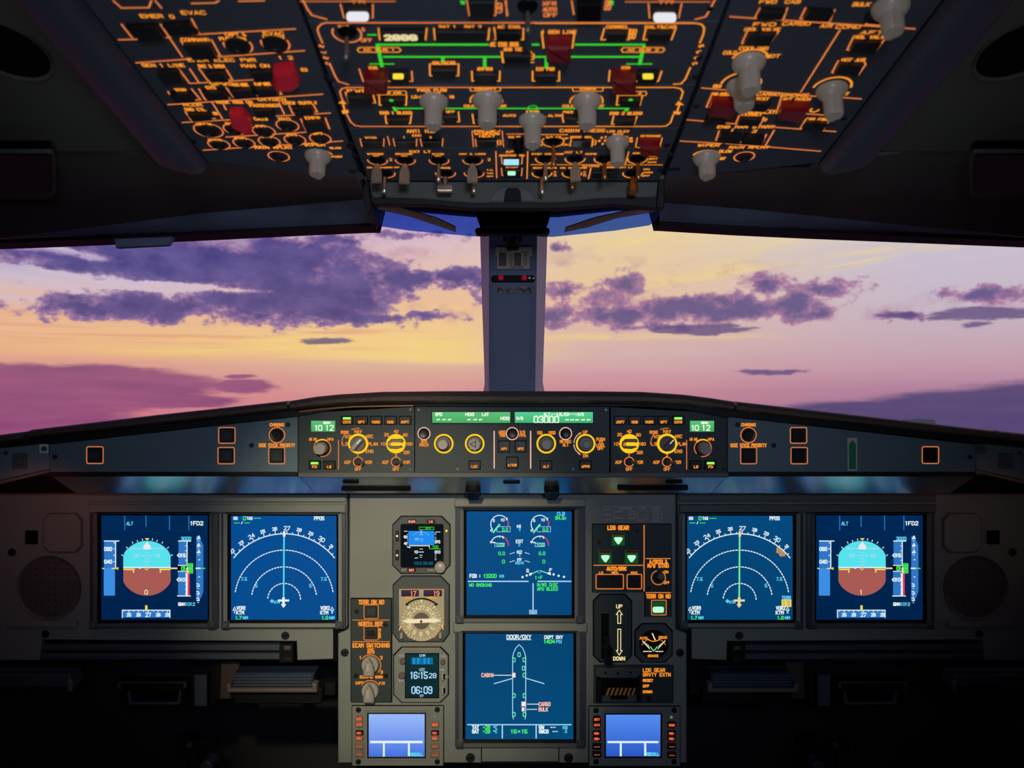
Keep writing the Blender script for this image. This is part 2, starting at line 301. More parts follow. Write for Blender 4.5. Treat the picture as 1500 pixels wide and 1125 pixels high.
class B:
    "collects geometry given in photo pixels on a plane (h = metres off the plane)"
    def __init__(s, pl, a=(0, 0), z=None, dx=0):
        s.pl = pl; s.a = a; s.z = z; s.dx = dx; s.vs = []; s.fs = []
    def P(s, x, y):
        if s.z: x, y = s.z[0]+x/s.z[2], s.z[1]+y/s.z[2]
        u, v = s.pl.loc(x+s.dx, y); return u-s.a[0], v-s.a[1]
    def q(s, x, y): return s.P(x+1, y)[0]-s.P(x, y)[0]
    def add(s, vs, fs):
        k = len(s.vs); s.vs += [tuple(v) for v in vs]; s.fs += [tuple(i+k for i in f) for f in fs]
    # --- local metre geometry
    def prismL(s, pts, h0, h1, bev=0):
        n = len(pts); area = sum(pts[i][0]*pts[(i+1) % n][1]-pts[(i+1) % n][0]*pts[i][1] for i in range(n))
        if area < 0: pts = pts[::-1]
        loops = [[(p[0], p[1], h0) for p in pts]]
        if bev:
            loops.append([(p[0], p[1], h1-bev) for p in pts]); loops.append([(p[0], p[1], h1) for p in inset(pts, bev)])
        else: loops.append([(p[0], p[1], h1) for p in pts])
        vs = sum(loops, []); fs = [tuple(range(n))[::-1]]
        for k in range(len(loops)-1):
            for i in range(n): j = (i+1) % n; fs.append((k*n+i, k*n+j, k*n+n+j, k*n+n+i))
        fs.append(tuple((len(loops)-1)*n+i for i in range(n))); s.add(vs, fs)
    def ringL(s, po, pi, h0, h1, hi=None):
        n = len(po); hi = h1 if hi is None else hi
        vs = [(p[0], p[1], h0) for p in po]+[(p[0], p[1], h1) for p in po]+[(p[0], p[1], hi) for p in pi]+[(p[0], p[1], h0) for p in pi]
        fs = []
        for k in range(4):
            for i in range(n): j = (i+1) % n; a, b = k*n, ((k+1) % 4)*n; fs.append((a+i, a+j, b+j, b+i))
        s.add(vs, fs)
    def lathe(s, x, y, prof, n=24, off=(0, 0), L=False):
        u, v = (x, y) if L else s.P(x, y); u += off[0]; v += off[1]; vs = []; fs = []
        for r, h in prof:
            for i in range(n):
                t = 2*math.pi*i/n; vs.append((u+r*math.cos(t), v+r*math.sin(t), h))
        for k in range(len(prof)-1):
            for i in range(n): j = (i+1) % n; fs.append((k*n+i, k*n+j, k*n+n+j, k*n+n+i))
        fs.append(tuple(range(n))[::-1]); fs.append(tuple((len(prof)-1)*n+i for i in range(n))); s.add(vs, fs)
    # --- pixel geometry
    def prism(s, pts, h0, h1, bev=0): s.prismL([s.P(*p) for p in pts], h0, h1, bev)
    def rect(s, x0, y0, x1, y1, h0, h1, bev=0, r=0):
        s.prism(rr(x0, y0, x1, y1, r) if r else [(x0, y0), (x1, y0), (x1, y1), (x0, y1)], h0, h1, bev)
    def ring(s, po, pi, h0, h1, hi=None): s.ringL([s.P(*p) for p in po], [s.P(*p) for p in pi], h0, h1, hi)
    def line(s, pts, w, h=.0006, close=False):
        q = abs(s.q(*pts[0]))*w/2; L = [Vector(s.P(*p)) for p in pts]
        if close: L.append(L[0])
        s.lineL(L, q, h)
    def lineL(s, L, hw, h=.0006):
        for a, b in zip(L[:-1], L[1:]):
            d = Vector(b)-Vector(a)
            if d.length < 1e-9: continue
            d.normalize(); a2, b2 = Vector(a)-d*hw*.8, Vector(b)+d*hw*.8; p = Vector((-d.y, d.x))*hw
            s.add([(*(a2-p), h), (*(b2-p), h), (*(b2+p), h), (*(a2+p), h)], [(0, 1, 2, 3)])
    def dash(s, pts, w, on, off, h=.0006):
        for a, b in zip(pts[:-1], pts[1:]):
            a, b = Vector(a), Vector(b); L = (b-a).length; d = (b-a).normalized(); t = 0
            while t < L: s.line([tuple(a+d*t), tuple(a+d*min(t+on, L))], w, h); t += on+off
    def arc(s, cx, cy, r, a0, a1, w, h=.0006, n=None, dash=None):
        c = Vector(s.P(cx, cy)); k = abs(s.q(cx, cy)); R = r*k; hw = w*k/2
        n = n or max(6, int(abs(a1-a0)/9)); pts = [c+R*Vector((math.sin(math.radians(a0+(a1-a0)*i/n)), math.cos(math.radians(a0+(a1-a0)*i/n)))) for i in range(n+1)]
        if dash:
            for i in range(0, n, 2): s.lineL(pts[i:i+2], hw, h)
        else: s.lineL(pts, hw, h)
    def circ(s, cx, cy, r, w, h=.0006): s.arc(cx, cy, r, 0, 360, w, h)
    def disc(s, cx, cy, r, h0, h1, n=20, bev=0):
        k = abs(s.q(cx, cy)); R = r*k
        prof = [(R, h0), (R, h1-bev), (R-bev, h1)] if bev else [(R, h0), (R, h1)]
        s.lathe(cx, cy, prof, n)
    def quad(s, x0, y0, x1, y1, h): s.poly([(x0, y0), (x1, y0), (x1, y1), (x0, y1)], h)
    def poly(s, pts, h):
        L = [s.P(*p) for p in pts]; n = len(L); area = sum(L[i][0]*L[(i+1) % n][1]-L[(i+1) % n][0]*L[i][1] for i in range(n))
        if area < 0: L = L[::-1]
        s.add([(p[0], p[1], h) for p in L], [tuple(range(n))])
    def text(s, t, cx, cy, w=None, hh=None, sw=None, h=.0006, rot=0, al='c'):
        "stroke lettering, w = total width in px or hh = letter height in px"
        k = abs(s.q(cx, cy)); adv = [(.7 if c in 'I1:.i' else 1)*5.6 for c in t]; tot = sum(adv)-1.6
        sc = (w*k/tot) if w else hh*k/6
        sh = sc if not (w and hh) else hh*k/6
        hw = (sw*k/2) if sw else sc*.55
        if s.pl.tilted and not rot: sh *= 1.65
        c = Vector(s.P(cx, cy)); x = {'c': -tot/2, 'l': 0, 'r': -tot}[al]; cr, sr = math.cos(math.radians(-rot)), math.sin(math.radians(-rot))
        for ch, a in zip(t, adv):
            o = -1.2 if ch in 'I1:.i' else 0
            for pl in gl_pts(ch):
                L = []
                for p in pl:
                    X, Y = (x+o+p[0])*sc, (p[1]-3)*sh; L.append(c+Vector((X*cr-Y*sr, X*sr+Y*cr)))
                s.lineL(L, hw, h)
            x += a
    def bar3(s, p0, p1, r0, r1, n=10):
        "tapered rod between two local 3D points"
        p0, p1 = Vector(p0), Vector(p1); d = (p1-p0).normalized(); a = d.orthogonal().normalized(); b = d.cross(a); vs = []
        for P0, r in ((p0, r0), (p1, r1)):
            for i in range(n): t = 2*math.pi*i/n; vs.append(P0+a*r*math.cos(t)+b*r*math.sin(t))
        fs = [(i, (i+1) % n, n+(i+1) % n, n+i) for i in range(n)]+[tuple(range(n))[::-1], tuple(range(n, 2*n))]
        s.add(vs, fs)
    def loft(s, rows, thick=None):
        "grid of world points, rows x cols; thick = extrude vector"
        m = len(rows[0]); vs = [tuple(p) for r in rows for p in r]; n = len(rows)
        fs = [(i*m+j, i*m+j+1, (i+1)*m+j+1, (i+1)*m+j) for i in range(n-1) for j in range(m-1)]
        if thick is not None:
            N = len(vs); vs += [tuple(Vector(v)+Vector(thick)) for v in vs]; fs += [tuple(k+N for k in f[::-1]) for f in fs]
            edge = [(j, 0) for j in range(0)]
            for j in range(m-1): fs += [(j, j+N, j+1+N, j+1), ((n-1)*m+j, (n-1)*m+j+1, (n-1)*m+j+1+N, (n-1)*m+j+N)]
            for i in range(n-1): fs += [(i*m, (i+1)*m, (i+1)*m+N, i*m+N), (i*m+m-1, i*m+m-1+N, (i+1)*m+m-1+N, (i+1)*m+m-1)]
        s.add(vs, fs)
    def build(s, name, m, parent=None, label=None, smooth=35):
        me = bpy.data.meshes.new(name); me.from_pydata(s.vs, [], s.fs); me.update()
        me.materials.append(M[m])
        if smooth and len(s.fs) > 1:
            me.polygons.foreach_set('use_smooth', [True]*len(me.polygons)); me.set_sharp_from_angle(angle=math.radians(smooth))
        o = bpy.data.objects.new(name, me); S.collection.objects.link(o)
        if parent: o.parent = parent
        if label: o['label'] = label
        return o
class T:
    "a thing: an Empty on a plane, with parts"
    def __init__(s, name, label, cat, pl, px, py, group=None, z=None, dx=0):
        s.pl = pl; s.a = pl.loc(px, py); s.z = z; s.dx = dx
        e = bpy.data.objects.new(name, None); S.collection.objects.link(e); e.empty_display_size = .02
        e.matrix_world = Matrix.Translation(pl.o+pl.u*s.a[0]+pl.v*s.a[1]) @ pl.rot
        e['label'] = label; e['category'] = cat
        if group: e['group'] = group
        s.e = e; s.inks = {}
    def b(s): return B(s.pl, s.a, s.z, s.dx)
    def ink(s, k, h=None, name='lettering', parent=None):
        key = (k, name)
        if key not in s.inks: s.inks[key] = (s.b(), parent)
        return s.inks[key][0]
    def done(s):
        for (k, name), (b, par) in s.inks.items():
            if b.fs: b.build(name, k, par or s.e, smooth=None)['kind'] = 'stuff'
        s.inks = {}
    def part(s, name, m, fn, parent=None, label=None, smooth=35):
        b = s.b(); fn(b); return b.build(name, m, parent or s.e, label, smooth)
def struct(name, b, m, label=None, parent=None):
    o = b.build(name, m, parent)
    if parent is None:
        o['kind'] = 'structure'
        if label: o['label'] = label
    return o
def wb(): return B(WORLD)
def boxw(b, x0, y0, z0, x1, y1, z1): b.prismL([(x0, y0), (x1, y0), (x1, y1), (x0, y1)], z0, z1)

MP = Plane((0, 0, 1.25), (1, 0, 0), (0, 0, 1))             # instrument panel, 1 px = 1 mm
GP = Plane((0, -.08, 1.25), (1, 0, 0), (0, 0, 1))           # glareshield face
TN = .2214; _l = math.hypot(1, TN)
OP = Plane((0, CAM.y+.576, CAM.z+.27), (1, 0, 0), (0, -1/_l, TN/_l))     # overhead panel, tilted, facing down

# ================================================================ SETTING
def shell():
    b = wb(); boxw(b, -1.3, -2.2, -.02, 1.3, 1.0, 0); struct('floor', b, 'floor')
    b = wb(); boxw(b, -1.3, -2.25, 0, 1.3, -2.2, 2.1); struct('wall_back', b, 'interior')
    for sx, nm in ((-1, 'left'), (1, 'right')):
        b = wb(); x0, x1 = sorted((sx*1.25, sx*1.3))
        boxw(b, x0, -2.2, 0, x1, .30, 1.08); boxw(b, x0, -2.2, 1.08, x1, -.5, 2.1); boxw(b, x0, -.5, 1.52, x1, .3, 2.1); struct('wall_'+nm, b, 'interior')
    b = wb(); boxw(b, -1.3, .42, 0, 1.3, .46, 1.10); struct('wall_front', b, 'interior')
    # ceiling: raised dark field to both sides of the overhead panel
    b = wb()
    boxw(b, -1.3, -2.2, 1.80, 1.3, -.30, 1.84); struct('ceiling', b, 'liner')
shell()
def soffit(name, X, A, Bq, Cq, D, side):
    "liner above one windscreen: rows from the overhead forward to the window edge"
    dA, dB, dC, dD = .852, .94, 1.13, 1.19
    def row(ys, d, dz=0): return [at(x, y, d)+Vector((0, 0, dz)) for x, y in zip(X, ys)]
    rA = row(A, dA); up = [p+Vector((0, 0, .30)) for p in rA]
    up1 = [p+Vector((0, 0, .012)) for p in rA]
    b = wb(); b.loft([up, up1, rA, row([a*.45+c*.55 for a, c in zip(A, Bq)], (dA+dB)/2, .002), row(Bq, dB), row([a*.5+c*.5 for a, c in zip(Bq, Cq)], (dB+dC)/2, .0015), row(Cq, dC)], (0, 0, .004) )
    o = struct('trim_'+name, b, 'liner', 'dark ceiling liner above the %s windscreen' % side)
    b = wb(); b.loft([row(Cq, dC, .0002), row([c*.6+d*.4 for c, d in zip(Cq, D)], dC+.02), row([d-5 for d in D], dD)], (0, .0, .01)); b.build('lower_edge', 'liner_blue', o, 'lower edge with blue sky light put into its colour')
    b = wb(); lo = row(D, dD); hi = row([d-5 for d in D], dD); b.loft([hi, lo, [p+Vector((0, .05, 0)) for p in lo], [p+Vector((0, .05, .05)) for p in lo]]); b.build('seal', 'gasket', o, 'black rubber seal')
    # infill up to the roof in front
    b = wb(); b.loft([[p+Vector((0, .05, 0)) for p in lo], [p+Vector((0, .12, .06)) for p in lo], [Vector((p.x, p.y+.1, 2.1)) for p in lo]]); b.build('outer_skin', 'gasket', o)
soffit('1', [-260, -100, 0, 150, 300, 420, 534, 549], [208, 210, 212, 218, 238, 250, 262, 262], [258, 259, 260, 263, 267, 270, 272, 273], [368, 356, 348, 331, 312, 302, 292, 292], [364, 359, 356, 350, 343, 337, 332, 332], 'left')
soffit('2', [966, 972, 1090, 1200, 1350, 1500, 1600, 1760], [262, 262, 252, 240, 220, 212, 210, 208], [273, 272, 270, 268, 264, 261, 259, 258], [296, 297, 306, 317, 332, 346, 356, 368], [329, 329, 336, 341, 347, 353, 357, 362], 'right')
# end strip of the left liner beside the centre
th = T('liner_end_strip', 'black end strip closing the left ceiling liner beside the overhead panel', 'trim strip', GP, 540, 300)
def f(b):
    pts = [at(x, y, d) for x, y, d in ((527, 258, .80), (536, 285, .95), (549, 325, 1.16), (549, 334, 1.19))]
    L = [Vector(((p-GP.o).dot(GP.u)-th.a[0], (p-GP.o).dot(GP.v)-th.a[1], (p-GP.o).dot(GP.n))) for p in pts]
    for a, c in zip(L[:-1], L[1:]): b.bar3(a, c, .004, .004, 8)
th.part('strip', 'gasket', f)
# centre post
def post():
    d, d2 = 1.42, 1.47
    def col(b, q): b.loft([[at(x, y, dd) for x, y, dd in r] for r in q])
    b = wb(); col(b, [[(718, 335, d), (787, 335, d)], [(722, 582, d), (784, 582, d)]]); 
    boxw(b, -.04, CAM.y+d+.0005, 1.2, .04, CAM.y+d2, 1.55); o = struct('trim_3', b, 'post', 'grey centre windscreen post')
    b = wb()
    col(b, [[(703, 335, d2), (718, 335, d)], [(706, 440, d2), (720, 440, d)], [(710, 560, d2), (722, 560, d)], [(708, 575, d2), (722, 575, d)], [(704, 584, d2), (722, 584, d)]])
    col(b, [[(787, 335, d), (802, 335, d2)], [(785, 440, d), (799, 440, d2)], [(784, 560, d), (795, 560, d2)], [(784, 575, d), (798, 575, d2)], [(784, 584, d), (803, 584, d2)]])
    b.build('side_strips', 'post_side', o, 'side bevels with lavender sky light put into their colour')
post()
# windscreens
for i, (xa, xb) in enumerate(((-1.25, -.03), (.03, 1.25))):
    b = wb(); y0 = CAM.y+1.52
    b.loft([[Vector((xa, y0+.001, 1.08)), Vector((xb, y0, 1.08))], [Vector((xa, y0-.28, 1.56)), Vector((xb, y0-.28, 1.56))]], (0, .006, .003))
    o = struct('window_%d' % (i+1), b, 'glass', 'clear windscreen pane')
# things on the post
PP = Plane((0, CAM.y+1.415, 1.25), (1, 0, 0), (0, 0, 1))
Zp = (640, 320, 4.018)
th = T('deviation_card', 'cream correction card of figures in a holder at the top of the centre post', 'card', PP, 753, 378, z=Zp)
th.part('holder', 'post', lambda b: b.rect(330, 210, 570, 302, 0, .002, .0005))
th.part('card', 'card', lambda b: b.prism([(346, 170), (560, 170), (560, 222), (545, 222), (545, 298), (355, 298), (355, 222), (346, 222)], .002, .0035, .0004))
th.part('dark_column', 'ink', lambda b: b.rect(366, 205, 408, 282, .0035, .004)); th.part('dark_column', 'ink', lambda b: b.rect(456, 205, 494, 282, .0035, .004))
def f(b):
    for k in range(8):
        y = 212+k*9
        for x0, x1 in ((424, 446), (510, 530)): b.line([(x0, y), (x1, y)], 3, .0037)
    b.text('FOR STEER', 400, 195, w=70, h=.0037); b.text('CORR CARD', 470, 290, w=80, h=.0037); b.text('STEER', 520, 200, w=40, h=.0037)
th.part('printed_figures', 'ink', f, smooth=None)
def f(b):
    for k in range(7):
        y = 216+k*10
        for x0, x1 in ((372, 402), (462, 488)): b.line([(x0, y), (x1, y)], 2.5, .0042)
th.part('white_figures', 'card', f, smooth=None)
th = T('standby_compass', 'black stowed compass stub hanging above the figure card', 'compass', PP, 751, 350, z=Zp)
th.part('mount', 'black', lambda b: b.rect(388, 112, 500, 135, .0, .012, .002, 6))
th.part('body', 'black', lambda b: (b.rect(408, 112, 482, 190, .0, .03, .004, 14)))
th.part('lens', 'screwdark', lambda b: b.rect(420, 140, 470, 184, .03, .032, .001, 10))
th = T('eye_position_indicator', 'black oval plate with two red balls on the centre post', 'indicator', PP, 752, 408, z=Zp)
th.part('plate', 'black', lambda b: b.prism(rr(318, 336, 580, 376, 19, 5), 0, .004, .001))
for xx in (377, 514):
    r = th.part('ball', 'redball', lambda b: b.lathe(xx, 351, [(.0046, .004), (.0046, .006), (.0035, .0085), (.0015, .0098), (.0002, .01)], 14))
th.part('small_screw', 'screw', lambda b: b.disc(545, 352, 7, .004, .0052)); th.part('small_screw', 'screw', lambda b: b.disc(568, 354, 6, .004, .0052))
th = T('calibration_placard', 'small grey placard about radio receivers below the red balls', 'placard', PP, 753, 425, z=Zp)
th.part('plate', 'placard', lambda b: b.rect(350, 403, 558, 440, 0, .001))
b_ = th.b(); b_.text('CALIBRATION WITH', 454, 413, w=150, hh=11, sw=3.2, h=.0014); b_.text('RADIO RECEIVERS ON', 454, 430, w=172, hh=11, sw=3.2, h=.0014)
b_.line([(352, 405), (556, 405), (556, 438), (352, 438)], 2, .0014, True); b_.build('lettering', 'engrave', th.e, smooth=None)

# header between overhead and post
HP = Plane((0, CAM.y+1.17, 1.25), (1, 0, 0), (0, 0, 1))
def slab(name, label, cat, poly, m, pl, h0, h1, bev=.001, part='panel'):
    cx = sum(p[0] for p in poly)/len(poly); cy = sum(p[1] for p in poly)/len(poly)
    t_ = T(name, label, cat, pl, cx, cy); t_.part(part, m, lambda b: b.prism(poly, h0, h1, bev)); return t_
t_ = slab('sun_visor', 'glossy blue visor panel folded left of the centre post', 'visor', [(543, 294), (706, 294), (712, 347), (690, 346), (600, 338), (548, 330), (544, 315)], 'visor', HP, 0, .0015)
t_.part('rail', 'rail', lambda b: b.prism([(546, 299), (580, 303), (640, 320), (668, 333), (668, 341), (648, 334), (600, 318), (560, 309), (546, 306)], .004, .012, .002), label='brownish reflection in the visor, modelled as a strip')
t_ = slab('sun_visor', 'glossy blue visor panel folded right of the centre post', 'visor', [(968, 306), (966, 316), (952, 330), (900, 338), (810, 347), (790, 347), (798, 296), (880, 296), (960, 300)], 'visor', HP, 0, .0015)
t_.part('rail', 'rail', lambda b: b.prism([(966, 306), (920, 309), (870, 320), (828, 334), (826, 341), (860, 334), (905, 320), (960, 311)], .004, .012, .002), label='dull reflection in the visor, modelled as a strip')
t_ = T('post_cap', 'dark bracket joining the centre post to the overhead', 'bracket', HP, 752, 325)
t_.part('bracket', 'black', lambda b: b.prism([(690, 296), (815, 296), (806, 318), (800, 336), (704, 336), (698, 318)], .006, .03, .004))
t_.part('flange', 'black', lambda b: b.rect(697, 339, 804, 348, .01, .03, .002, 4))
t_.part('upper_plate', 'gasket', lambda b: b.prism([(536, 280), (972, 280), (972, 302), (900, 305), (820, 314), (690, 314), (600, 306), (540, 300)], -.02, .006, .002))
b = wb(); boxw(b, -.3, CAM.y+.9, 1.25+.262, .3, CAM.y+1.17, 1.8); struct('trim_4', b, 'gasket', 'dark roof block above the centre post')

# ================================================================ GLARESHIELD
def lerp(a, b, t): return a+(b-a)*t
th = T('glareshield', 'long dark glareshield with padded brown-black rim across the cockpit', 'glareshield', GP, 750, 640)
def gl_body(b):
    # top deck going forward, in world then to local
    def loc(p): q = p-GP.o; return (q.dot(GP.u)-th.a[0], q.dot(GP.v)-th.a[1], q.dot(GP.n))
    xs = [(-200, 661), (0, 640), (51, 634), (238, 612), (425, 591), (500, 582), (600, 578), (750, 577), (900, 578), (1000, 582), (1074, 592), (1263, 613), (1452, 634), (1500, 638), (1700, 661)]
    r0 = [at(x, y+10, 1.115) for x, y in xs]; r1 = [at(x, y, 1.13) for x, y in xs]; r2 = [Vector((p.x*1.03, p.y+.33, p.z-.03)) for p in r1]; r3 = [Vector((p.x, p.y, p.z-.1)) for p in r2]
    b.loft([[loc(p) for p in r] for r in (r0, r1, r2, r3)])
th.part('top_deck', 'leather', gl_body)
def pad(top, bot):
    def fn(b):
        n = len(top); prof = [(0, .0), (0, .012), (.15, .019), (.4, .022), (.7, .021), (.92, .015), (1, .006), (1, -.004)]
        rows = []
        for t, h in prof:
            rows.append([(*b.P(lerp(top[i][0], bot[i][0], t), lerp(top[i][1], bot[i][1], t)), h-.004) for i in range(n)])
        m = n; vs = sum(rows, []); k = len(rows)
        fs = [(i*m+j, (i+1)*m+j, (i+1)*m+j+1, i*m+j+1) for i in range(k-1) for j in range(m-1)]+[tuple(i*m for i in range(k))[::-1], tuple(i*m+m-1 for i in range(k))]
        b.add(vs, fs)
    return fn
th.part('padded_rim', 'leather', pad([(428, 587), (465, 581), (500, 577.5), (560, 574), (650, 573), (750, 573), (850, 573), (940, 574), (1000, 578), (1040, 583), (1072, 588)],
        [(431, 601), (465, 597), (500, 594), (560, 592), (650, 592), (750, 592), (850, 592), (940, 592), (1000, 595), (1040, 599), (1068, 603)]), label='centre padded rim section')
th.part('padded_rim', 'leather', pad([(51, 629), (238, 607), (424, 587)], [(52, 642), (238, 622), (427, 601)]))
th.part('padded_rim', 'leather', pad([(1076, 588), (1263, 609), (1450, 630)], [(1073, 603), (1263, 624), (1449, 645)]))
th.part('padded_rim', 'leather', pad([(-120, 652), (47, 631)], [(-120, 668), (46, 645)]))
th.part('padded_rim', 'leather', pad([(1454, 630), (1640, 650)], [(1454, 646), (1640, 668)]))
th.part('lip', 'gasket', lambda b: (b.prism([(-120, 664), (46, 643), (430, 600), (440, 600), (500, 593), (560, 591), (940, 591), (1000, 593), (1062, 600), (1070, 601), (1452, 643), (1640, 664), (1640, 676), (1452, 652), (1070, 611), (1062, 612), (1000, 600), (940, 596), (560, 596), (500, 599), (440, 610), (430, 611), (46, 654), (-120, 676)], -.004, .006, .001)), label='dark recessed lip under the rim')
th.part('brass_edge', 'brass', lambda b: b.prism([(441, 602), (470, 598.5), (520, 595), (606, 593.6), (606, 594.6), (520, 596.2), (470, 600), (441, 604)], .006, .0085))
def shelf(b):
    b.rect(438, 692.5, 1066, 698, -.01, .012, .001)
th.part('lower_rail', 'panel_dark', lambda b: b.rect(438, 691.5, 1066, 699, -.01, .006, .001))
th.part('lower_rail', 'gasket', lambda b: b.rect(76, 690.5, 437, 697.5, -.01, .004, .001))
th.part('lower_rail', 'gasket', lambda b: b.rect(1067, 690.5, 1428, 697.5, -.01, .004, .001))
def cham(x0, x1, x2, x3):
    def fn(b):
        def loc(p): q = p-GP.o; return (q.dot(GP.u)-th.a[0], q.dot(GP.v)-th.a[1], q.dot(GP.n))
        rows = []
        for t in (0, .5, 1):
            d = lerp(1.12, 1.165, t); y = lerp(698, 722.5, t); xa, xb = lerp(x0, x2, t), lerp(x1, x3, t)
            rows.append([loc(at(lerp(xa, xb, k/8), y, d)) for k in range(9)])
        b.loft(rows[::-1], (0, .003, -.001))
    return fn
th.part('sloped_underside', 'underside', cham(439, 1065, 462, 1041)); th.part('sloped_underside', 'underside', cham(76, 438, 112, 461)); th.part('sloped_underside', 'underside', cham(1066, 1427, 1042, 1392))
th.part('sloped_underside', 'gasket', cham(-200, 75, -200, 111)); th.part('sloped_underside', 'gasket', cham(1428, 1700, 1393, 1700))
UP = Plane(at(750, 698, 1.12), (1, 0, 0), at(750, 698, 1.12)-at(750, 722.5, 1.165))
t2 = T('glareshield_fittings', 'slots and flush catches set in the glossy glareshield underside', 'fitting', UP, 750, 710)
for x0, x1, y0, y1 in ((500, 602, 712, 718), (904, 1008, 711, 717), (502, 526, 703, 707), (737, 762, 704, 707.5), (975, 1000, 703, 707)):
    t2.part('slot', 'black', lambda b: b.rect(x0, y0, x1, y1, 0, .0015, .0004, 2))
for xx in (693, 808):
    t2 = T('ribbed_catch', 'ribbed black catch knob under the glareshield, %s' % ('left of centre' if xx < 750 else 'right of centre'), 'knob', UP, xx, 716)
    t2.part('body', 'black', lambda b: b.rect(xx-11, 711, xx+11, 722, 0, .009, .002, 3))
    for k in range(6): t2.part('rib', 'lever', lambda b: b.rect(xx-9+k*3.2, 712, xx-7.4+k*3.2, 721, .009, .0105))
th.done()

def screw(t, x, y, r=3.2, h=.0, m='screw', hh=.0012):
    o = t.part('screw', m, lambda b: (b.disc(x, y, r, h, h+hh, 12, .0004)))
    t.part('slot', 'black', lambda b: b.line([(x-r*.55, y+r*.2), (x+r*.55, y-r*.2)], r*.28, h+hh+.0002), o, smooth=None)
def button(t, x0, y0, x1, y1, h=.0, hh=.003, m='button', ring=None, r=1.5, gap=1.2):
    t.part('button_well', 'well', lambda b: b.rect(x0-gap, y0-gap, x1+gap, y1+gap, h, h+.0004, 0, r))
    return t.part('button', m, lambda b: b.rect(x0, y0, x1, y1, h+.0004, hh if hh > h else h+hh, .0006, r))
# ---- side fascias
for s_, nm in ((0, 'left'), (1, 'right')):
    m_ = (lambda x: x) if not s_ else (lambda x: 1502-x)
    t = T('glareshield_side_panel', 'blue-grey %s wing panel of the glareshield with square warning buttons' % nm, 'panel', GP, m_(250), 650, 'side panels of the glareshield')
    t.part('faceplate', 'fascia', lambda b: b.prism([(m_(75), 651), (m_(437), 610), (m_(437), 691), (m_(75), 691)], -.002, .004, .0006))
    for x0, y0, x1, y1 in ((129.5, 654, 153.5, 678.5), (322, 626, 346, 649), (321, 655, 345, 679), (395, 655, 418.5, 679)):
        a_, c_ = sorted((m_(x0), m_(x1)))
        k = button(t, a_+3, y0+3, c_-3, y1-3, .004, .006, 'button' if not s_ else 'key')
        t.part('button_face', 'key' if s_ else 'control', lambda b: b.rect(a_+6.5, y0+7, c_-6, y1-5.5, .006, .0068, .0003), k)
        t.ink('line').line(rr(a_, y0, c_, y1, 2.2), 1.0, .0046, True)
    cx = m_(407)
    t.part('chrono_button', 'key', lambda b: b.lathe(cx, 637, [(.0095, .004), (.009, .008), (.0078, .0095), (.005, .009), (.0046, .006), (.002, .006), (.0012, .0085)], 24))
    t.ink('line').circ(cx, 637, 11.2, 1.2, .0046); t.ink('amber').text('CHRONO', cx, 622, w=20, sw=1.1, h=.0046)
    t.ink('amber').text('SIDE STICK PRIORITY', cx, 652, w=52, hh=4.6, sw=1.05, h=.0046)
    for x, y in ((83, 669), (370, 652), (423, 622)): screw(t, m_(x), y, 3.6, .004, 'screwdark')
    if s_:
        t.part('green_strip', 'engrave', lambda b: b.rect(1239.5, 641, 1253.5, 689, .004, .0048), label='grey framed strip')
        t.part('green_strip', 'greenstrip', lambda b: b.prism([(1241.5, 686.5), (1241.5, 650), (1246.5, 644), (1251.5, 650), (1251.5, 686.5)], .0048, .0054), label='green arrow strip')
    t.done()
    # outer end
    EP = Plane(at(75 if not s_ else 1427, 670, 1.12), (1, (.45 if not s_ else -.45), 0), (0, 0, 1))
    t = T('outer_wing_panel', 'small %s end panel of the glareshield with one square button' % nm, 'panel', EP, m_(35), 675, 'outer end panels')
    t.part('faceplate', 'fascia', lambda b: b.prism([(m_(-100), 667), (m_(73), 649), (m_(73), 687), (m_(-100), 726)], -.002, .003, .0006))
    a_, c_ = sorted((m_(19), m_(40))); k = t.part('button', 'button' if not s_ else 'key', lambda b: b.rect(a_, 664, c_, 686, .003, .005, .0006))
    t.part('button_face', 'key', lambda b: b.rect(a_+5, 669.5, c_-5, 681, .005, .0062, .0004), k)
    screw(t, m_(9), 663, 4, .003, 'screwdark'); t.part('latch', 'screw' if not s_ else 'screwdark', lambda b: b.rect(*( (58, 650, 72, 664) if not s_ else (1430, 650, 1444, 664)), .003, .0045, .0004)); screw(t, m_(65), 657, 4.6, .0045, 'screwdark')
    t.part('lower_edge', 'panel_dark', lambda b: b.prism([(m_(-100), 727), (m_(73), 687.5), (m_(73), 691), (m_(-100), 733)], -.002, .006))
b = None

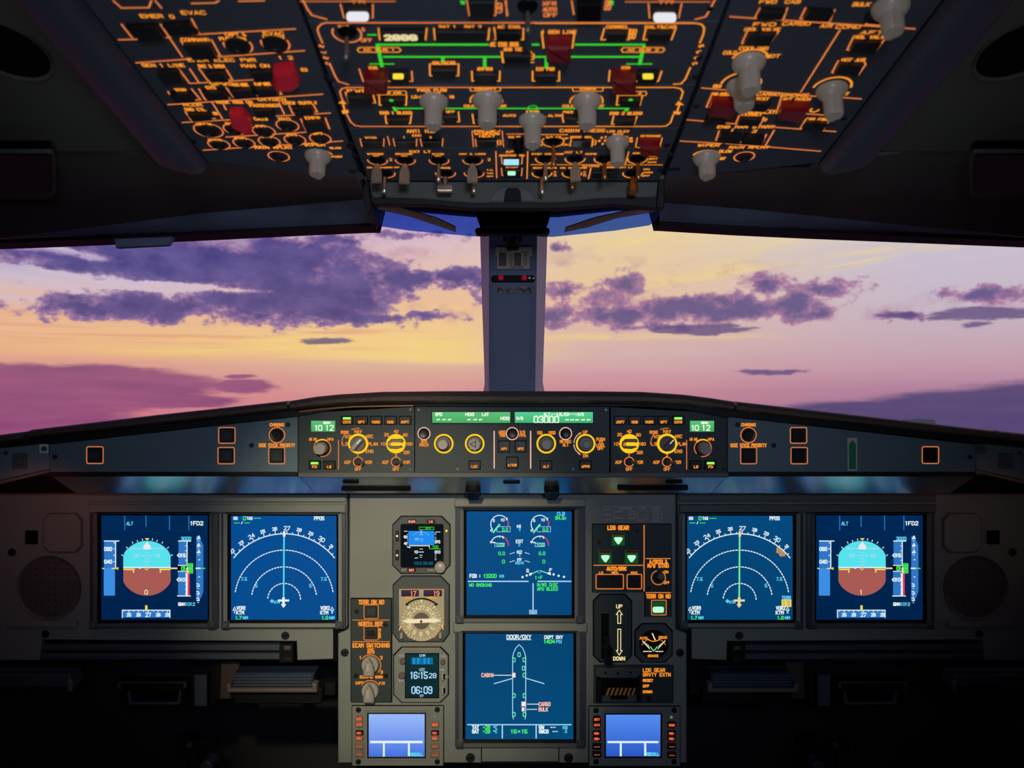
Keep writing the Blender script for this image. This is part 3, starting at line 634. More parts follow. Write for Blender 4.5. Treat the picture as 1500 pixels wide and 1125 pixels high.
# ---- centre control units: EFIS panels and flight control unit
Zl = (300, 570, 4.6875); Zr = (880, 570, 4.6875); Zc = (600, 570, 5.0)
def key(t, x0, y0, x1, y1, txt, h=.004, lit=False, tw=None, ty=.72):
    k = button(t, x0, y0, x1, y1, h, .006, 'key', gap=4)
    c = t.b(); c.text(txt, (x0+x1)/2, lerp(y0, y1, ty), w=tw or min((x1-x0)*.72, len(txt)*13), hh=15, sw=4.6, h=.0064); c.build('key_lettering', 'amber', k, smooth=None)
    if lit: t.part('lit_bar', 'lamp_lime', lambda b: b.rect(x0+14, y0+6, x1-14, y0+21, .006, .0066), k, 'lit green bar')
glow('lamp_lime', (150, 240, 90), 1.3)
def efis(nm, z, mir):
    t = T('display_control_panel', 'dark %s display control panel with green pressure window reading 1012' % nm, 'control panel', GP, 522 if not mir else 978, 648, 'display control panels either side of the centre unit', z=z)
    X = (lambda x: x) if not mir else (lambda x: 1508-x)
    def R(b, x0, y0, x1, y1, *a): x0, x1 = sorted((X(x0), X(x1))); b.rect(x0, y0, x1, y1, *a)
    def kk(x0, y0, x1, y1, *a, **k): x0, x1 = sorted((X(x0), X(x1))); key(t, x0, y0, x1, y1, *a, **k)
    t.part('faceplate', 'control', lambda b: b.prism([(X(648), 166), (X(1442), 120 if not mir else 122), (X(1442), 572), (X(648), 572)], -.002, .004, .0005))
    sc_ = t.part('pressure_window', 'scr_lcdg', lambda b: (lambda q: b.quad(q[0], 217, q[1], 290, .0046))(sorted((X(736), X(900)))))
    tx = X(822); w = t.ink('lcd_text', name='digits', parent=sc_)
    for i, ch in enumerate('1012'): w.text(ch, tx-48+[0, 24, 74, 102][i]-(0 if not mir else 8), 265, hh=34, sw=7, h=.005)
    w.text('QNH', tx+22, 230, w=44, hh=14, sw=5, h=.005)
    # pressure knob
    kx = X(812); t.ink('yellow', name='ring_light').arc(kx, 403, 58, -45, 30, 9, .0046); t.ink('line').arc(kx, 403, 58, -130, 190, 5, .0046)
    t.part('knob_base', 'key', lambda b: b.disc(kx, 403, 50, .004, .009, 24, .001))
    dx = -22 if not mir else 22
    o = t.part('knob', 'knob_grey', lambda b: b.lathe(kx, 403, [(.0085, .009), (.0085, .013), (.0078, .020), (.0072, .021)], 28, off=((.0), 0)), label='grey pressure knob')
    t.ink('amber').text('In Hg' if 0 else 'IN HG', X(748) if not mir else 632, 343, w=50, hh=17, sw=4, h=.0046); t.ink('amber').text('HPA', X(868) if not mir else 752, 343, w=40, hh=17, sw=4, h=.0046)
    kk(722, 492, 800, 545, 'FD', lit=True, tw=28); kk(822, 492, 900, 545, 'LS', tw=26)
    t.ink('line').line([(X(923), 350), (X(923), 548)], 5, .0046)
    for i, s in enumerate(('CSTR', 'WPT', 'VORD', 'NDB', 'ARPT')): kk(942+99*i, 186, 1022+99*i, 240, s, lit=(i == 0), tw=[50, 42, 52, 38, 52][i])
    # mode selector
    mx = X(1057); a = t.ink('amber')
    t.part('ring_light', 'yellow', lambda b: b.ringL([(b.P(mx, 373)[0]+.0137*math.cos(q*math.pi/16), b.P(mx, 373)[1]+.0137*math.sin(q*math.pi/16)) for q in range(32)], [(b.P(mx, 373)[0]+.0108*math.cos(q*math.pi/16), b.P(mx, 373)[1]+.0108*math.sin(q*math.pi/16)) for q in range(32)], .004, .0048), label='yellow lit ring')
    o = t.part('knob', 'knob_dark', lambda b: b.disc(mx, 373, 52, .004, .010, 28, .001), label='dark mode selector')
    ang = math.radians(-45 if not mir else -40)
    a2 = math.radians(48)
    gb = t.b(); c = gb.P(mx, 373); k = gb.q(mx, 373); gb.prismL([(c[0]+k*(p*math.cos(a2)-q*math.sin(a2)), c[1]+k*(p*math.sin(a2)+q*math.cos(a2))) for p, q in ((-52, -15), (46, -15), (52, 0), (46, 15), (-52, 15))], .010, .020, .0016); gb.build('knob_grip', 'knob_grey' if not mir else 'knob_dark', o)
    gb = t.b(); gb.line([(mx+6, 367), (mx+30, 342)], 5, .0204); gb.build('pointer_mark', 'white', o, smooth=None)
    for s, ddx, dy in (('NAV', 0, -84), ('ARC', 78, -50), ('PLAN', 102, 2), ('ENG', 78, 52), ('VOR', -66, -48), ('LS', -88, 2)):
        a.text(s, mx+ddx, 373+dy, w=10+13*len(s), hh=20, sw=4, h=.0046)
    a.text('ROSE', mx-90, 295, w=54, hh=18, sw=4, h=.0046); t.ink('line').arc(mx, 373, 112, -92, -40, 4.5, .0046); t.ink('line').arc(mx, 373, 106, -25, 5, 4.5, .0046)
    for g in (0, 45, 90, -45, -90, 135): t.ink('amber').line([(mx+60*math.sin(math.radians(g)), 373-60*math.cos(math.radians(g))), (mx+72*math.sin(math.radians(g)), 373-72*math.cos(math.radians(g)))], 4, .0046)
    # range selector (transparent yellow lit knob)
    rx = X(1316); c = None
    o = t.part('range_knob', 'yellow', lambda b: b.disc(rx, 373, 66, .004, .007, 32, .001), label='glowing yellow range knob')
    t.part('knob_base', 'knob_dark', lambda b: b.prism([(rx-52, 360), (rx-30, 340), (rx+44, 338), (rx+56, 352), (rx+50, 364), (rx-6, 366), (rx-10, 382), (rx+40, 384), (rx+50, 396), (rx+10, 408), (rx-40, 404), (rx-54, 388)], .007, .011, .001), o)
    t.part('knob_insert', 'yellow', lambda b: b.rect(rx-28, 362, rx+40, 384, .011, .015, .001, 8), o)
    t.part('knob_mark', 'lineo', lambda b: b.rect(rx-44, 364, rx-32, 386, .011, .013), o)
    for s, ddx, dy in (('20', -66, -62), ('40', 0, -84), ('80', 64, -60), ('160', 92, 2), ('320', 72, 60), ('10', -88, 2)): a.text(s, rx+ddx, 373+dy, w=8+10*len(s), hh=18, sw=4, h=.0046)
    for g in (0, 45, 90, -45, -90, 135): a.line([(rx+66*math.sin(math.radians(g)), 373-66*math.cos(math.radians(g))), (rx+76*math.sin(math.radians(g)), 373-76*math.cos(math.radians(g)))], 4, .0046)
    for i, tx in enumerate((1057, 1316) if not mir else (1316, 1057)):
        q = X(tx)
        t.ink('line').arc(q, 497, 32, 120, 430, 6, .0046)
        o = t.part('toggle_switch', 'screwdark', lambda b: b.disc(q, 497, 22, .004, .008, 16, .001))
        t.part('toggle_lever', 'screw', lambda b: (lambda c: b.bar3((c[0], c[1], .007), (c[0]+.0075, c[1], .018), .0016, .0026))(b.P(q, 497)), o)
        a.text('ADF', q-72, 500, w=44, hh=19, sw=4, h=.0046); a.text('VOR', q+72, 500, w=44, hh=19, sw=4, h=.0046); a.text('OFF', q, 547, w=42, hh=19, sw=4, h=.0046); a.text(str(i+1), q, 452, hh=16, sw=4, h=.0046)
    for x_, y_ in ((674, 190), (1415, 140), (669, 545), (1412, 547)): screw(t, X(x_), y_, 10, .004, 'screw' if not mir else 'screwdark')
    t.done()
efis('left', Zl, False); efis('right', Zr, True)

t = T('flight_control_unit', 'centre glareshield unit with two long green readouts and five round knobs', 'control panel', GP, 750, 648, z=Zc)
t.part('faceplate', 'control', lambda b: b.rect(42, 122, 1462, 608, -.002, .004, .0005))
a = t.ink('amber')
s1 = t.part('readout', 'scr_lcdg', lambda b: b.quad(168, 167, 738, 246, .0046), label='left green readout')
t.part('readout_frame', 'black', lambda b: b.ring([(162, 161), (744, 161), (744, 252), (162, 252)], [(168, 167), (738, 167), (738, 246), (168, 246)], .004, .0056))
s2 = t.part('readout', 'scr_lcdt', lambda b: b.quad(770, 167, 1340, 246, .0046), label='right green readout')
t.part('readout_frame', 'black', lambda b: b.ring([(764, 161), (1346, 161), (1346, 252), (764, 252)], [(770, 167), (1340, 167), (1340, 246), (770, 246)], .004, .0056))
w = t.ink('lcd_text', name='digits', parent=s1)
for s, x_, y_, ww in (('SPD', 216, 184, 46), ('HDG', 442, 184, 60), ('LAT', 556, 184, 46), ('HDG', 698, 213, 60)): w.text(s, x_, y_, w=ww, hh=20, sw=6, h=.005)
for x_ in (212, 254, 294, 437, 481, 520): w.line([(x_-9, 223), (x_+9, 221)], 9, .005)
w = t.ink('lcd_text', name='figures', parent=s2)
for s, x_, y_, ww in (('V/S', 806, 213, 46), ('ALT', 1004, 184, 44), ('LVL/CH', 1122, 184, 84), ('V/S', 1250, 184, 42)): w.text(s, x_, y_, w=ww, hh=20, sw=6, h=.005)
w.text('03000', 1000, 222, w=178, hh=48, sw=9, h=.005)
for x_ in (1152, 1189, 1225, 1268, 1308): w.line([(x_-10, 224), (x_+10, 222)], 9, .005)
w.line([(1040, 195), (1040, 182), (1074, 182)], 4, .005); w.line([(1170, 182), (1218, 182), (1218, 195)], 4, .005)
w.line([(1040, 182), (1074, 182)], 3, .005)
for x_, y_, tex in ((108, 324, 0), (752, 324, 0), (1141, 324, 0)):
    t.ink('salmon', name='ring_light').circ(x_, y_, 44, 6, .0046); t.part('push_button', 'key', lambda b: b.lathe(x_, y_, [(.0068, .004), (.0068, .008), (.0055, .009), (.0035, .0085)], 24))
kn = [(252, 398, 'knob_grey'), (478, 398, 'knob_grey'), (1000, 398, 'knob_grey'), (1287, 398, 'knob_grey')]
for i, (x_, y_, m_) in enumerate(kn):
    t.ink('yellow', name='ring_light').circ(x_, y_, 65, 12, .0046)
    t.part('knob_base', 'knob_dark', lambda b: b.disc(x_, y_, 55, .004, .009, 28, .001))
    if i == 1:
        o = t.part('knob', m_, lambda b: b.prismL([(b.P(x_, y_)[0]+(.0088 if q % 4 < 2 else .0078)*math.cos(q*math.pi/16), b.P(x_, y_)[1]+(.0088 if q % 4 < 2 else .0078)*math.sin(q*math.pi/16)) for q in range(32)], .009, .02, .001), label='notched heading knob')
        gb = t.b(); gb.line([(490, 372), (450, 396), (488, 418)], 5, .0204, True); gb.build('triangle_mark', 'black', o, smooth=None)
    elif i == 3:
        o = t.part('knob', m_, lambda b: b.disc(x_, y_, 48, .009, .016, 28, .0015)); t.part('knob_cap', m_, lambda b: b.disc(x_, y_, 34, .016, .021, 28, .002), o)
    else:
        o = t.part('knob', m_, lambda b: b.lathe(x_, y_, [(.0078, .009), (.0078, .014), (.007, .02), (.0062, .0215)], 28))
for pts in ([(620, 308), (620, 576)], [(886, 308), (886, 576)]): t.ink('salmon').line(pts, 8, .0046)
for s, x_, y_, ww in (('SPD', 108, 384, 42), ('MACH', 108, 407, 62), ('HDG', 678, 314, 44), ('TRK', 680, 338, 44), ('V/S', 826, 314, 36), ('FPA', 828, 338, 42), ('100', 952, 318, 34), ('1000', 1042, 318, 46), ('METRIC', 1141, 382, 80), ('ALT', 1141, 406, 40), ('UP', 1284, 314, 30), ('DN', 1286, 486, 32), ('PUSH', 1397, 366, 58), ('TO', 1397, 388, 28), ('LEVEL', 1397, 410, 62), ('OFF', 1397, 432, 42)): a.text(s, x_, y_, w=ww, hh=20, sw=4.6, h=.0046)
a.line([(963, 328), (966, 340)], 5, .0046); a.line([(1036, 328), (1030, 344)], 5, .0046)
t.ink('salmon').arc(1287, 398, 86, -85, -30, 5, .0046); t.ink('salmon').arc(1287, 398, 86, -150, -95, 5, .0046); a.poly([(1256, 316), (1238, 318), (1246, 334)], .0046); a.poly([(1254, 478), (1238, 460), (1232, 476)], .0046)
key(t, 652, 378, 734, 458, 'AP1', tw=40, ty=.7); key(t, 772, 378, 852, 458, 'AP2', tw=40, ty=.7); key(t, 710, 496, 794, 578, 'A/THR', tw=62, ty=.7)
key(t, 436, 524, 518, 584, 'LOC', tw=40, ty=.66); key(t, 956, 524, 1040, 584, 'ALT', tw=40, ty=.66); key(t, 1244, 524, 1328, 584, 'APPR', tw=56, ty=.66)
for x_, y_ in ((69, 151), (1436, 151), (354, 583), (1196, 583)): screw(t, x_, y_, 11, .004)
t.done()

# ================================================================ MAIN INSTRUMENT PANEL
t = T('instrument_panel', 'grey textured main instrument panel carrying all the screens', 'panel', MP, 750, 900)
MPT = t
t.part('centre_plate', 'panel', lambda b: b.prism([(512, 700), (990, 700), (990, 922), (1006, 929), (1006, 1118), (495, 1118), (495, 929), (511, 922)], -.03, 0, .0015))
t.part('left_plate', 'panel', lambda b: b.prism([(-260, 700), (508, 700), (508, 918), (491, 925), (491, 966), (435, 968), (434, 940), (60, 938), (56, 968), (-260, 968)], -.03, -.001, .0015))
t.part('right_plate', 'panel', lambda b: b.prism([(1760, 700), (993, 700), (993, 918), (1009, 925), (1009, 966), (1065, 968), (1066, 940), (1440, 938), (1444, 968), (1760, 968)], -.03, -.001, .0015))
for s_ in (0, 1):
    m_ = (lambda x: x) if not s_ else (lambda x: 1501-x)
    def R(b, x0, y0, x1, y1, *a): x0, x1 = sorted((m_(x0), m_(x1))); b.rect(x0, y0, x1, y1, *a)
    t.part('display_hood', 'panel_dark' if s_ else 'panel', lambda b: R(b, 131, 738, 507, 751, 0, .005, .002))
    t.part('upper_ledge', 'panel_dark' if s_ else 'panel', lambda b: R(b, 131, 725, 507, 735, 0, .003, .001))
    t.part('label_strip', 'panel', lambda b: R(b, 361, 915, 465, 921.5, 0, .0016, .0005))
    t.part('pedestal_side_step', 'black', lambda b: R(b, 488, 918, 494, 968, -.001, .0008))
    for x, y, r in ((418, 931, 6), (505, 956, 6)): screw(t, m_(x), y, r, .0, 'screwdark')
    t.part('octagon_cover', 'panel', lambda b: b.prism([(m_(p[0]), p[1]) for p in oct8(65, 753, 119, 808, 9)], -.001, .003, .001), label='blank octagonal cover plate')
    t.part('octagon_rim', 'panel_dark', lambda b: b.ring([(m_(p[0]), p[1]) for p in oct8(63, 751, 121, 810, 9.5)], [(m_(p[0]), p[1]) for p in oct8(65, 753, 119, 808, 9)], -.001, .0006))
    t.part('air_inlet', 'well', lambda b: R(b, 37, 777, 55, 797, -.001, .0008, 0, 2))
    t.part('edge_bar', 'panel', lambda b: R(b, 12, 909, 114, 918, -.001, .004, .001, 1))
    for x, y in ((17, 809), (66, 929)): screw(t, m_(x), y, 6, -.001, 'screwdark')
for x0, x1, y0, y1 in ((666, 858, 730, 742), (664, 860, 911.5, 925)): t.part('display_hood', 'panel', lambda b: b.rect(x0, y0, x1, y1, 0, .0065, .0018))
t.part('blank_plate', 'panel', lambda b: b.rect(706, 1090, 818, 1115, 0, .0014, .0005)); t.part('plate_gap', 'black', lambda b: b.ring([(704.5, 1088.5), (819.5, 1088.5), (819.5, 1116.5), (704.5, 1116.5)], [(706, 1090), (818, 1090), (818, 1115), (706, 1115)], 0, .0004))
for x, y, r in ((689, 1110, 7), (833, 1110, 7)): screw(t, x, y, r, 0, 'screwdark')
# limits placard engraved on the panel
t.z = (850, 730, 6.619); b = t.b()
for s, x, y, w in (('LIMIT', 262, 110, 70), ('SPD', 270, 158, 60), ('(KT)', 270, 208, 60), ('FLEXHAUL', 440, 98, 120), ('NORM', 370, 128, 72), ('250KT', 502, 128, 72), ('M0.70', 506, 158, 66), ('GRVTY', 374, 190, 84), ('220KT', 500, 190, 78), ('VFE', 600, 98, 60), ('FULL', 598, 214, 62), ('230KT', 732, 98, 78), ('200KT', 734, 128, 72), ('185KT', 734, 158, 72), ('177KT', 734, 188, 72), ('180KT', 734, 216, 72)): b.text(s.replace('(', '').replace(')', ''), x, y, w=w, hh=15, sw=3, h=.0008)
for pts in ([(222, 80), (790, 80), (790, 232)], [(222, 88), (222, 96)], [(322, 96), (322, 222)], [(556, 96), (556, 222)], [(640, 110), (640, 130)], [(640, 150), (640, 170)], [(640, 190), (640, 215)], [(655, 138), (675, 118)]): b.line(pts, 3, .0008)
b.build('limits_placard', 'engrave', t.e, 'faint engraved speed limits table', smooth=None)['kind'] = 'stuff'
t.z = None
for s_ in (0, 1):
    cx = 72 if not s_ else 1429; nm = 'left' if not s_ else 'right'
    t = T('loudspeaker', 'large round dark loudspeaker grille at the far %s of the panel' % nm, 'loudspeaker', MP, cx, 861)
    k = .001
    t.part('rim', 'panel_dark', lambda b: b.ringL([(.047*math.cos(q*math.pi/32), .047*math.sin(q*math.pi/32)) for q in range(64)], [(.0435*math.cos(q*math.pi/32), .0435*math.sin(q*math.pi/32)) for q in range(64)], -.001, .0025, .0005))
    t.part('grille', 'grille', lambda b: b.lathe(0, 0, [(.0435, -.001), (.0435, -.0004), (.02, .0006), (.001, .001)], 48, L=True))
    def f(b):
        for i in range(9):
            for j in range(9):
                u, v = (i-4)*.0092, (j-4)*.0092
                if math.hypot(u, v) < .04: b.lathe(u, v, [(.0012, .0009), (.0012, .0016)], 6, L=True)
    t.part('grille_holes', 'grille_dark', f)['kind'] = 'stuff'

# ---- display units -------------------------------------------------
def display(name, label, scr, box, m, px=6, lit=(1, 1), z=None, dx=0, clips=True, side='panel_dark'):
    x0, y0, x1, y1 = scr; X0, Y0, X1, Y1 = box
    t = T(name, label, 'screen', MP, (x0+x1)/2, (y0+y1)/2, None, None, 0)
    t.part('housing', 'bezel', lambda b: b.ring([(X0, Y0), (X1, Y0), (X1, Y1), (X0, Y1)], [(x0-5, y0-3), (x1+5, y0-3), (x1+5, y1+5), (x0-5, y1+5)], 0, .005, .007))
    t.part('inner_frame', side, lambda b: b.ring([(x0-9, y0-4), (x1+9, y0-4), (x1+9, y1+9), (x0-9, y1+9)], [(x0-4, y0-3), (x1+4, y0-3), (x1+4, y1+4), (x0-4, y1+4)], .005, .0095, .0085))
    t.part('mask', 'well', lambda b: b.ring([(x0-6, y0-5), (x1+6, y0-5), (x1+6, y1+6), (x0-6, y1+6)], [(x0, y0), (x1, y0), (x1, y1), (x0, y1)], 0, .0075, .0032))
    s = t.part('screen', m, lambda b: b.quad(x0-1, y0-1, x1+1, y1+1, .003), smooth=None)
    if clips:
        for i, xx in enumerate((X0+7, X1-8)):
            o = t.part('release_clip', 'bezel', lambda b: b.rect(xx-6, Y1-12, xx+6, Y1, .005, .010, .001, 1.5)); t.part('clip_screw', 'screw' if lit[i] else 'knob_dark', lambda b: b.lathe(xx, Y1-6, [(.0042, .010), (.0042, .012), (.003, .0135)], 14), o)
    t.z = z; t.dx = dx
    I = lambda k, nm='screen_symbols': t.ink(k, name=nm, parent=s)
    return t, s, I
H = .0034
def pfd(nm, dx, one):
    x0 = 150+dx; t, s, I = display('primary_flight_display', '%s square attitude screen with cyan sky over brown ground' % nm, (x0, 754.5, x0+155.5, 907), (x0-16, 752, x0+171, 919) if dx == 0 else (x0-14, 752, x0+172, 919), 'scr_pfd', z=(120, 730, 5.92), dx=dx, lit=(0, 1) if not dx else (1, 1))
    for x, y1 in ((380, 270), (565, 240), (768, 270), (935, 270)): I('blue').line([(x, 150), (x, y1)], 7, H)
    I('cyan').text('ALT', 424, 215, w=54, hh=26, sw=6, h=H); I('white').text('1FD2', 1005, 213, w=104, hh=30, sw=7, h=H)
    I('blue').quad(202, 368, 297, 600, H); t.ink('skytape', name='screen_symbols', parent=s).quad(200, 600, 296, 838, H)
    w = I('white'); w.line([(205, 366), (330, 366)], 8, H+.0002); w.line([(302, 366), (302, 598)], 8, H+.0002)
    for y in (380, 433, 490, 545): w.line([(285, y), (300, y)], 6, H+.0002)
    w.text('060', 238, 435, w=62, hh=28, sw=8, h=H+.0002); w.text('040', 238, 545, w=62, hh=28, sw=8, h=H+.0002)
    gd = I('gold'); gd.line([(272, 603), (322, 603)], 10, H+.0002); gd.poly([(305, 603), (325, 590), (325, 616)], H+.0002); gd.line([(190, 603), (202, 603)], 9, H+.0002)
    # attitude ball
    def ball(a0, a1):
        return [(573+237*math.sin(math.radians(a)), 602-237*math.cos(math.radians(a))) for a in range(a0, a1+1, 5)]
    cut = math.degrees(math.asin(204/237)); c1 = int(cut)
    top = [(max(369, min(777, p[0])), p[1]) for p in ball(-c1, c1)]; I('sky').poly([(369, 600)]+[(369, 490)]+top[1:-1]+[(777, 490), (777, 600)], H)
    bot = [(max(369, min(777, p[0])), p[1]) for p in ball(180-c1, 180+c1)]; I('ground').poly([(777, 600), (777, 715)]+bot[1:-1]+[(369, 715), (369, 600)], H)
    w.line([(372, 594), (775, 594)], 9, H+.0002); I('gold').line([(372, 608), (775, 608)], 8, H+.0001)
    I('ground').quad(470, 602, 680, 614, H+.00015)
    I('gold').line([(380, 612), (458, 612), (458, 636)], 11, H+.0003); I('gold').line([(770, 612), (690, 612), (690, 636)], 11, H+.0003); I('gold').circ(571, 602, 12, 6, H+.0003)
    p = I('pale')
    for y, x_a, x_b, ww in ((430, 440, 712, 9), (492, 522, 625, 6), (466, 556, 592, 5), (518, 556, 592, 5), (544, 545, 602, 6), (570, 556, 592, 5)): p.line([(x_a, y), (x_b, y)], ww, H+.0002)
    p.text('10', 484, 492, w=36, hh=24, sw=7, h=H+.0002); p.text('10', 665, 492, w=36, hh=24, sw=7, h=H+.0002)
    I('lamp_white').poly([(574, 372), (608, 412), (606, 438), (543, 438), (541, 412)], H+.0003); I('gold').poly([(556, 342), (594, 342), (582, 358), (568, 358)], H+.0002)
    for x, y in ((402, 425), (362, 490), (450, 382), (492, 370), (535, 357), (620, 355), (660, 367), (705, 382), (753, 425), (787, 490)):
        v = Vector((x-573, y-602)).normalized(); w.line([(x-v.x*4, y-v.y*4), (x+v.x*9, y+v.y*9)], 6, H+.0002)
    w.line([(505, 600), (512, 606), (519, 600)], 5, H+.0003)
    I('tan').text(one, 567, 808, hh=34, sw=8, h=H+.0003)
    I('tan').line([(783, 602), (832, 602)], 12, H+.0002)
    # altitude tape
    b_ = I('blue'); b_.quad(846, 370, 915, 575, H); b_.quad(842, 632, 912, 838, H); I('black').quad(832, 578, 935, 628, H)
    w.line([(846, 366), (952, 366)], 8, H+.0002); w.line([(838, 841), (948, 841)], 8, H+.0002); w.line([(920, 366), (920, 575)], 8, H+.0002); w.line([(842, 577), (925, 577)], 6, H+.0002); w.line([(842, 628), (912, 628)], 6, H+.0002)
    w.text('015', 876, 490, w=62, hh=26, sw=8, h=H+.0003); w.text('010', 872, 700, w=62, hh=26, sw=8, h=H+.0003); w.line([(838, 490), (846, 490)], 10, H+.0003); w.line([(834, 700), (842, 700)], 10, H+.0003)
    for y in (408, 450, 532, 650, 740, 785, 822): w.line([(905, y), (918, y)], 5, H+.0003)
    I('white').line([(917, 650), (917, 836)], 16, H+.0002); I('red').line([(934, 650), (934, 836)], 15, H+.0002)
    I('green').line([(922, 562), (968, 562), (968, 642), (922, 642)], 7, H+.0004, True); I('green').text('01', 890, 602, w=34, hh=30, sw=9, h=H+.0004); I('green').text('88', 945, 602, w=34, hh=58, sw=9, h=H+.0004); I('tan').poly([(912, 600), (928, 590), (936, 640), (916, 640)], H+.00045)
    I('cyan').text('3000', 912, 345, w=82, hh=26, sw=7, h=H+.0003)
    I('blue').poly([(1000, 322), (1022, 326), (1060, 400), (1060, 800), (1040, 860), (998, 884)], H)
    for y in (335, 400, 458): w.line([(1008, y+12), (1022, y-12), (1032, y+10), (1008, y+8)], 8, H+.0002); w.line([(1014, y+26), (1024, y+30)], 5, H+.0002)
    for y in (745, 812, 868): w.line([(1004, y-8), (1018, y-8), (1026, y+12), (1006, y+12)], 8, H+.0002); w.line([(1012, y+28), (1020, y+32)], 5, H+.0002)
    for y in (528, 676): w.line([(1022, y), (1030, y)], 8, H+.0002)
    w.line([(1000, 602), (1030, 602)], 12, H+.0003); I('green').line([(1030, 602), (1074, 602)], 8, H+.0003)
    w.text('QNH', 873, 912, w=54, hh=24, sw=7, h=H); I('cyan').text('1012', 948, 912, w=76, hh=24, sw=6, h=H)
    # heading tape
    I('blue').quad(362, 966, 772, 1028, H); w.line([(360, 1028), (360, 964), (772, 964), (772, 1028)], 7, H+.0002)
    for i, x in enumerate((418, 500, 585, 670, 750)): w.text(str(25+i), x, 1004, w=34 if i != 2 else 44, hh=24 if i != 2 else 32, sw=7, h=H+.0003); w.line([(x, 968), (x, 982)], 6, H+.0003); w.line([(x-41, 968), (x-41, 975)], 5, H+.0003)
    I('gold').line([(568, 930), (568, 962)], 20, H+.0004); I('cyan').line([(572, 966), (572, 992)], 10, H+.0004)
    t.done()
glow('skytape', (60, 142, 226)); M['black_ink'] = M['black']
pfd('left', 0, '0'); pfd('right', 1044.5, '1')
def nd(nm, dx, x0, box, m, right):
    t, s, I = display('navigation_display', '%s square map screen with white compass arc, %s' % (nm, 'tan weather patch and yellow terrain box' if right else 'pale centre line'), (x0, 755, x0+154, 907), box, m, z=(320, 730, 5.92), dx=dx, lit=(0, 1) if not right else (1, 1), side='panel')
    w = I('white'); c = (575, 863.6)
    w.arc(c[0], c[1], 560, -51, 51, 8, H, n=30)
    for i in range(-10, 11):
        a = 2.3+5*i
        if abs(a) > 51: continue
        L = 30 if i % 2 == 0 else 14; sn, cs = math.sin(math.radians(a)), math.cos(math.radians(a))
        w.line([(c[0]+560*sn, c[1]-560*cs), (c[0]+(560+L)*sn, c[1]-(560+L)*cs)], 6, H)
        if i % 2 == 0:
            n = 27+i//2; big = n % 3 == 0
            w.text(str(n), c[0]+608*sn, c[1]-608*cs, hh=32 if big else 24, sw=6, h=H, rot=a)
    for r, yc in ((427, 872), (282, 872), (142, 875)): w.arc(575 if 1 else 0, yc, r, -81 if r > 200 else -84, 81 if r > 200 else 88, 8, H, n=int(r*2.83/13)|1, dash=1)
    I('white' if 0 else ('mint' if right else 'sky')).line([(575, 300), (571, 860)], 12 if not right else 13, H+.0002); I('tan' if right else 'white').line([(576, 290), (576, 320)], 20, H+.0003)
    q = I('tan' if right else 'white'); q.line([(570, 862), (570, 925)], 22, H+.0003); q.line([(530, 880), (612, 880)], 17, H+.0003); q.poly([(548, 912), (594, 912), (570, 944)], H+.0003)
    w.text('GS', 155, 170, w=32, hh=22, sw=6, h=H); I('green').text('0', 232, 170, hh=30, sw=7, h=H); w.text('TAS', 277, 170, w=46, hh=22, sw=6, h=H); I('green').line([(318, 170), (330, 170)], 7, H); I('green').line([(340, 170), (350, 170)], 7, H); I('green').line([(360, 170), (370, 170)], 7, H)
    for x in (145, 162, 180, 232, 250, 268): I('green').line([(x, 210), (x+8, 210)], 7, H)
    w.line([(205, 218), (215, 200)], 6, H); w.text('PPOS', 878, 170, w=82, hh=28, sw=7, h=H)
    cy = I('cyan')
    cy.text('7.5', 228, 695, w=46, hh=26, sw=6, h=H); cy.text('7.5', 918, 695, w=46, hh=26, sw=6, h=H); cy.text('5', 335, 752, hh=26, sw=6, h=H); cy.text('5', 803, 752, hh=26, sw=6, h=H)
    cy.poly([(450, 885), (470, 868), (490, 885), (470, 905)], H); cy.text('KTM', 512, 895, w=46, hh=20, sw=6, h=H)
    w.text('VOR1', 204, 946, w=76, hh=28, sw=7, h=H); w.text('KTM', 194, 985, w=64, hh=28, sw=7, h=H); w.text('VOR2', 930, 946, w=76, hh=28, sw=7, h=H); w.text('KTM', 922, 985, w=64, hh=28, sw=7, h=H)
    I('green').text('1.7', 182, 1030, w=46, hh=26, sw=7, h=H); cy.text('NM', 240, 1030, w=38, hh=22, sw=7, h=H); I('green').text('1.0', 930, 1030, w=46, hh=26, sw=7, h=H); cy.text('NM', 988, 1030, w=38, hh=22, sw=7, h=H)
    w.line([(145, 990), (145, 965), (132, 965), (147, 938), (160, 965), (145, 965)], 5, H); w.line([(986, 990), (986, 965), (976, 965), (990, 938), (1004, 965), (994, 965), (994, 990)], 5, H)
    if right:
        I('brown').poly([(895, 420), (905, 415), (975, 470), (968, 498), (925, 500), (912, 475), (892, 468)], H-.0001)
        I('gold').quad(938, 872, 1022, 936, H-.0001); cy.text('TERR', 978, 856, w=74, hh=24, sw=7, h=H); I('brown').text('11 111', 980, 892, w=60, hh=16, sw=5, h=H); I('brown').text('11 11', 980, 918, w=60, hh=16, sw=5, h=H)
    t.done()
nd('left', 0, 339.5, (326, 752, 507, 919), 'scr_nd', False); nd('right', 665.4, 1006, (993, 752, 1175, 919), 'scr_ndr', True)
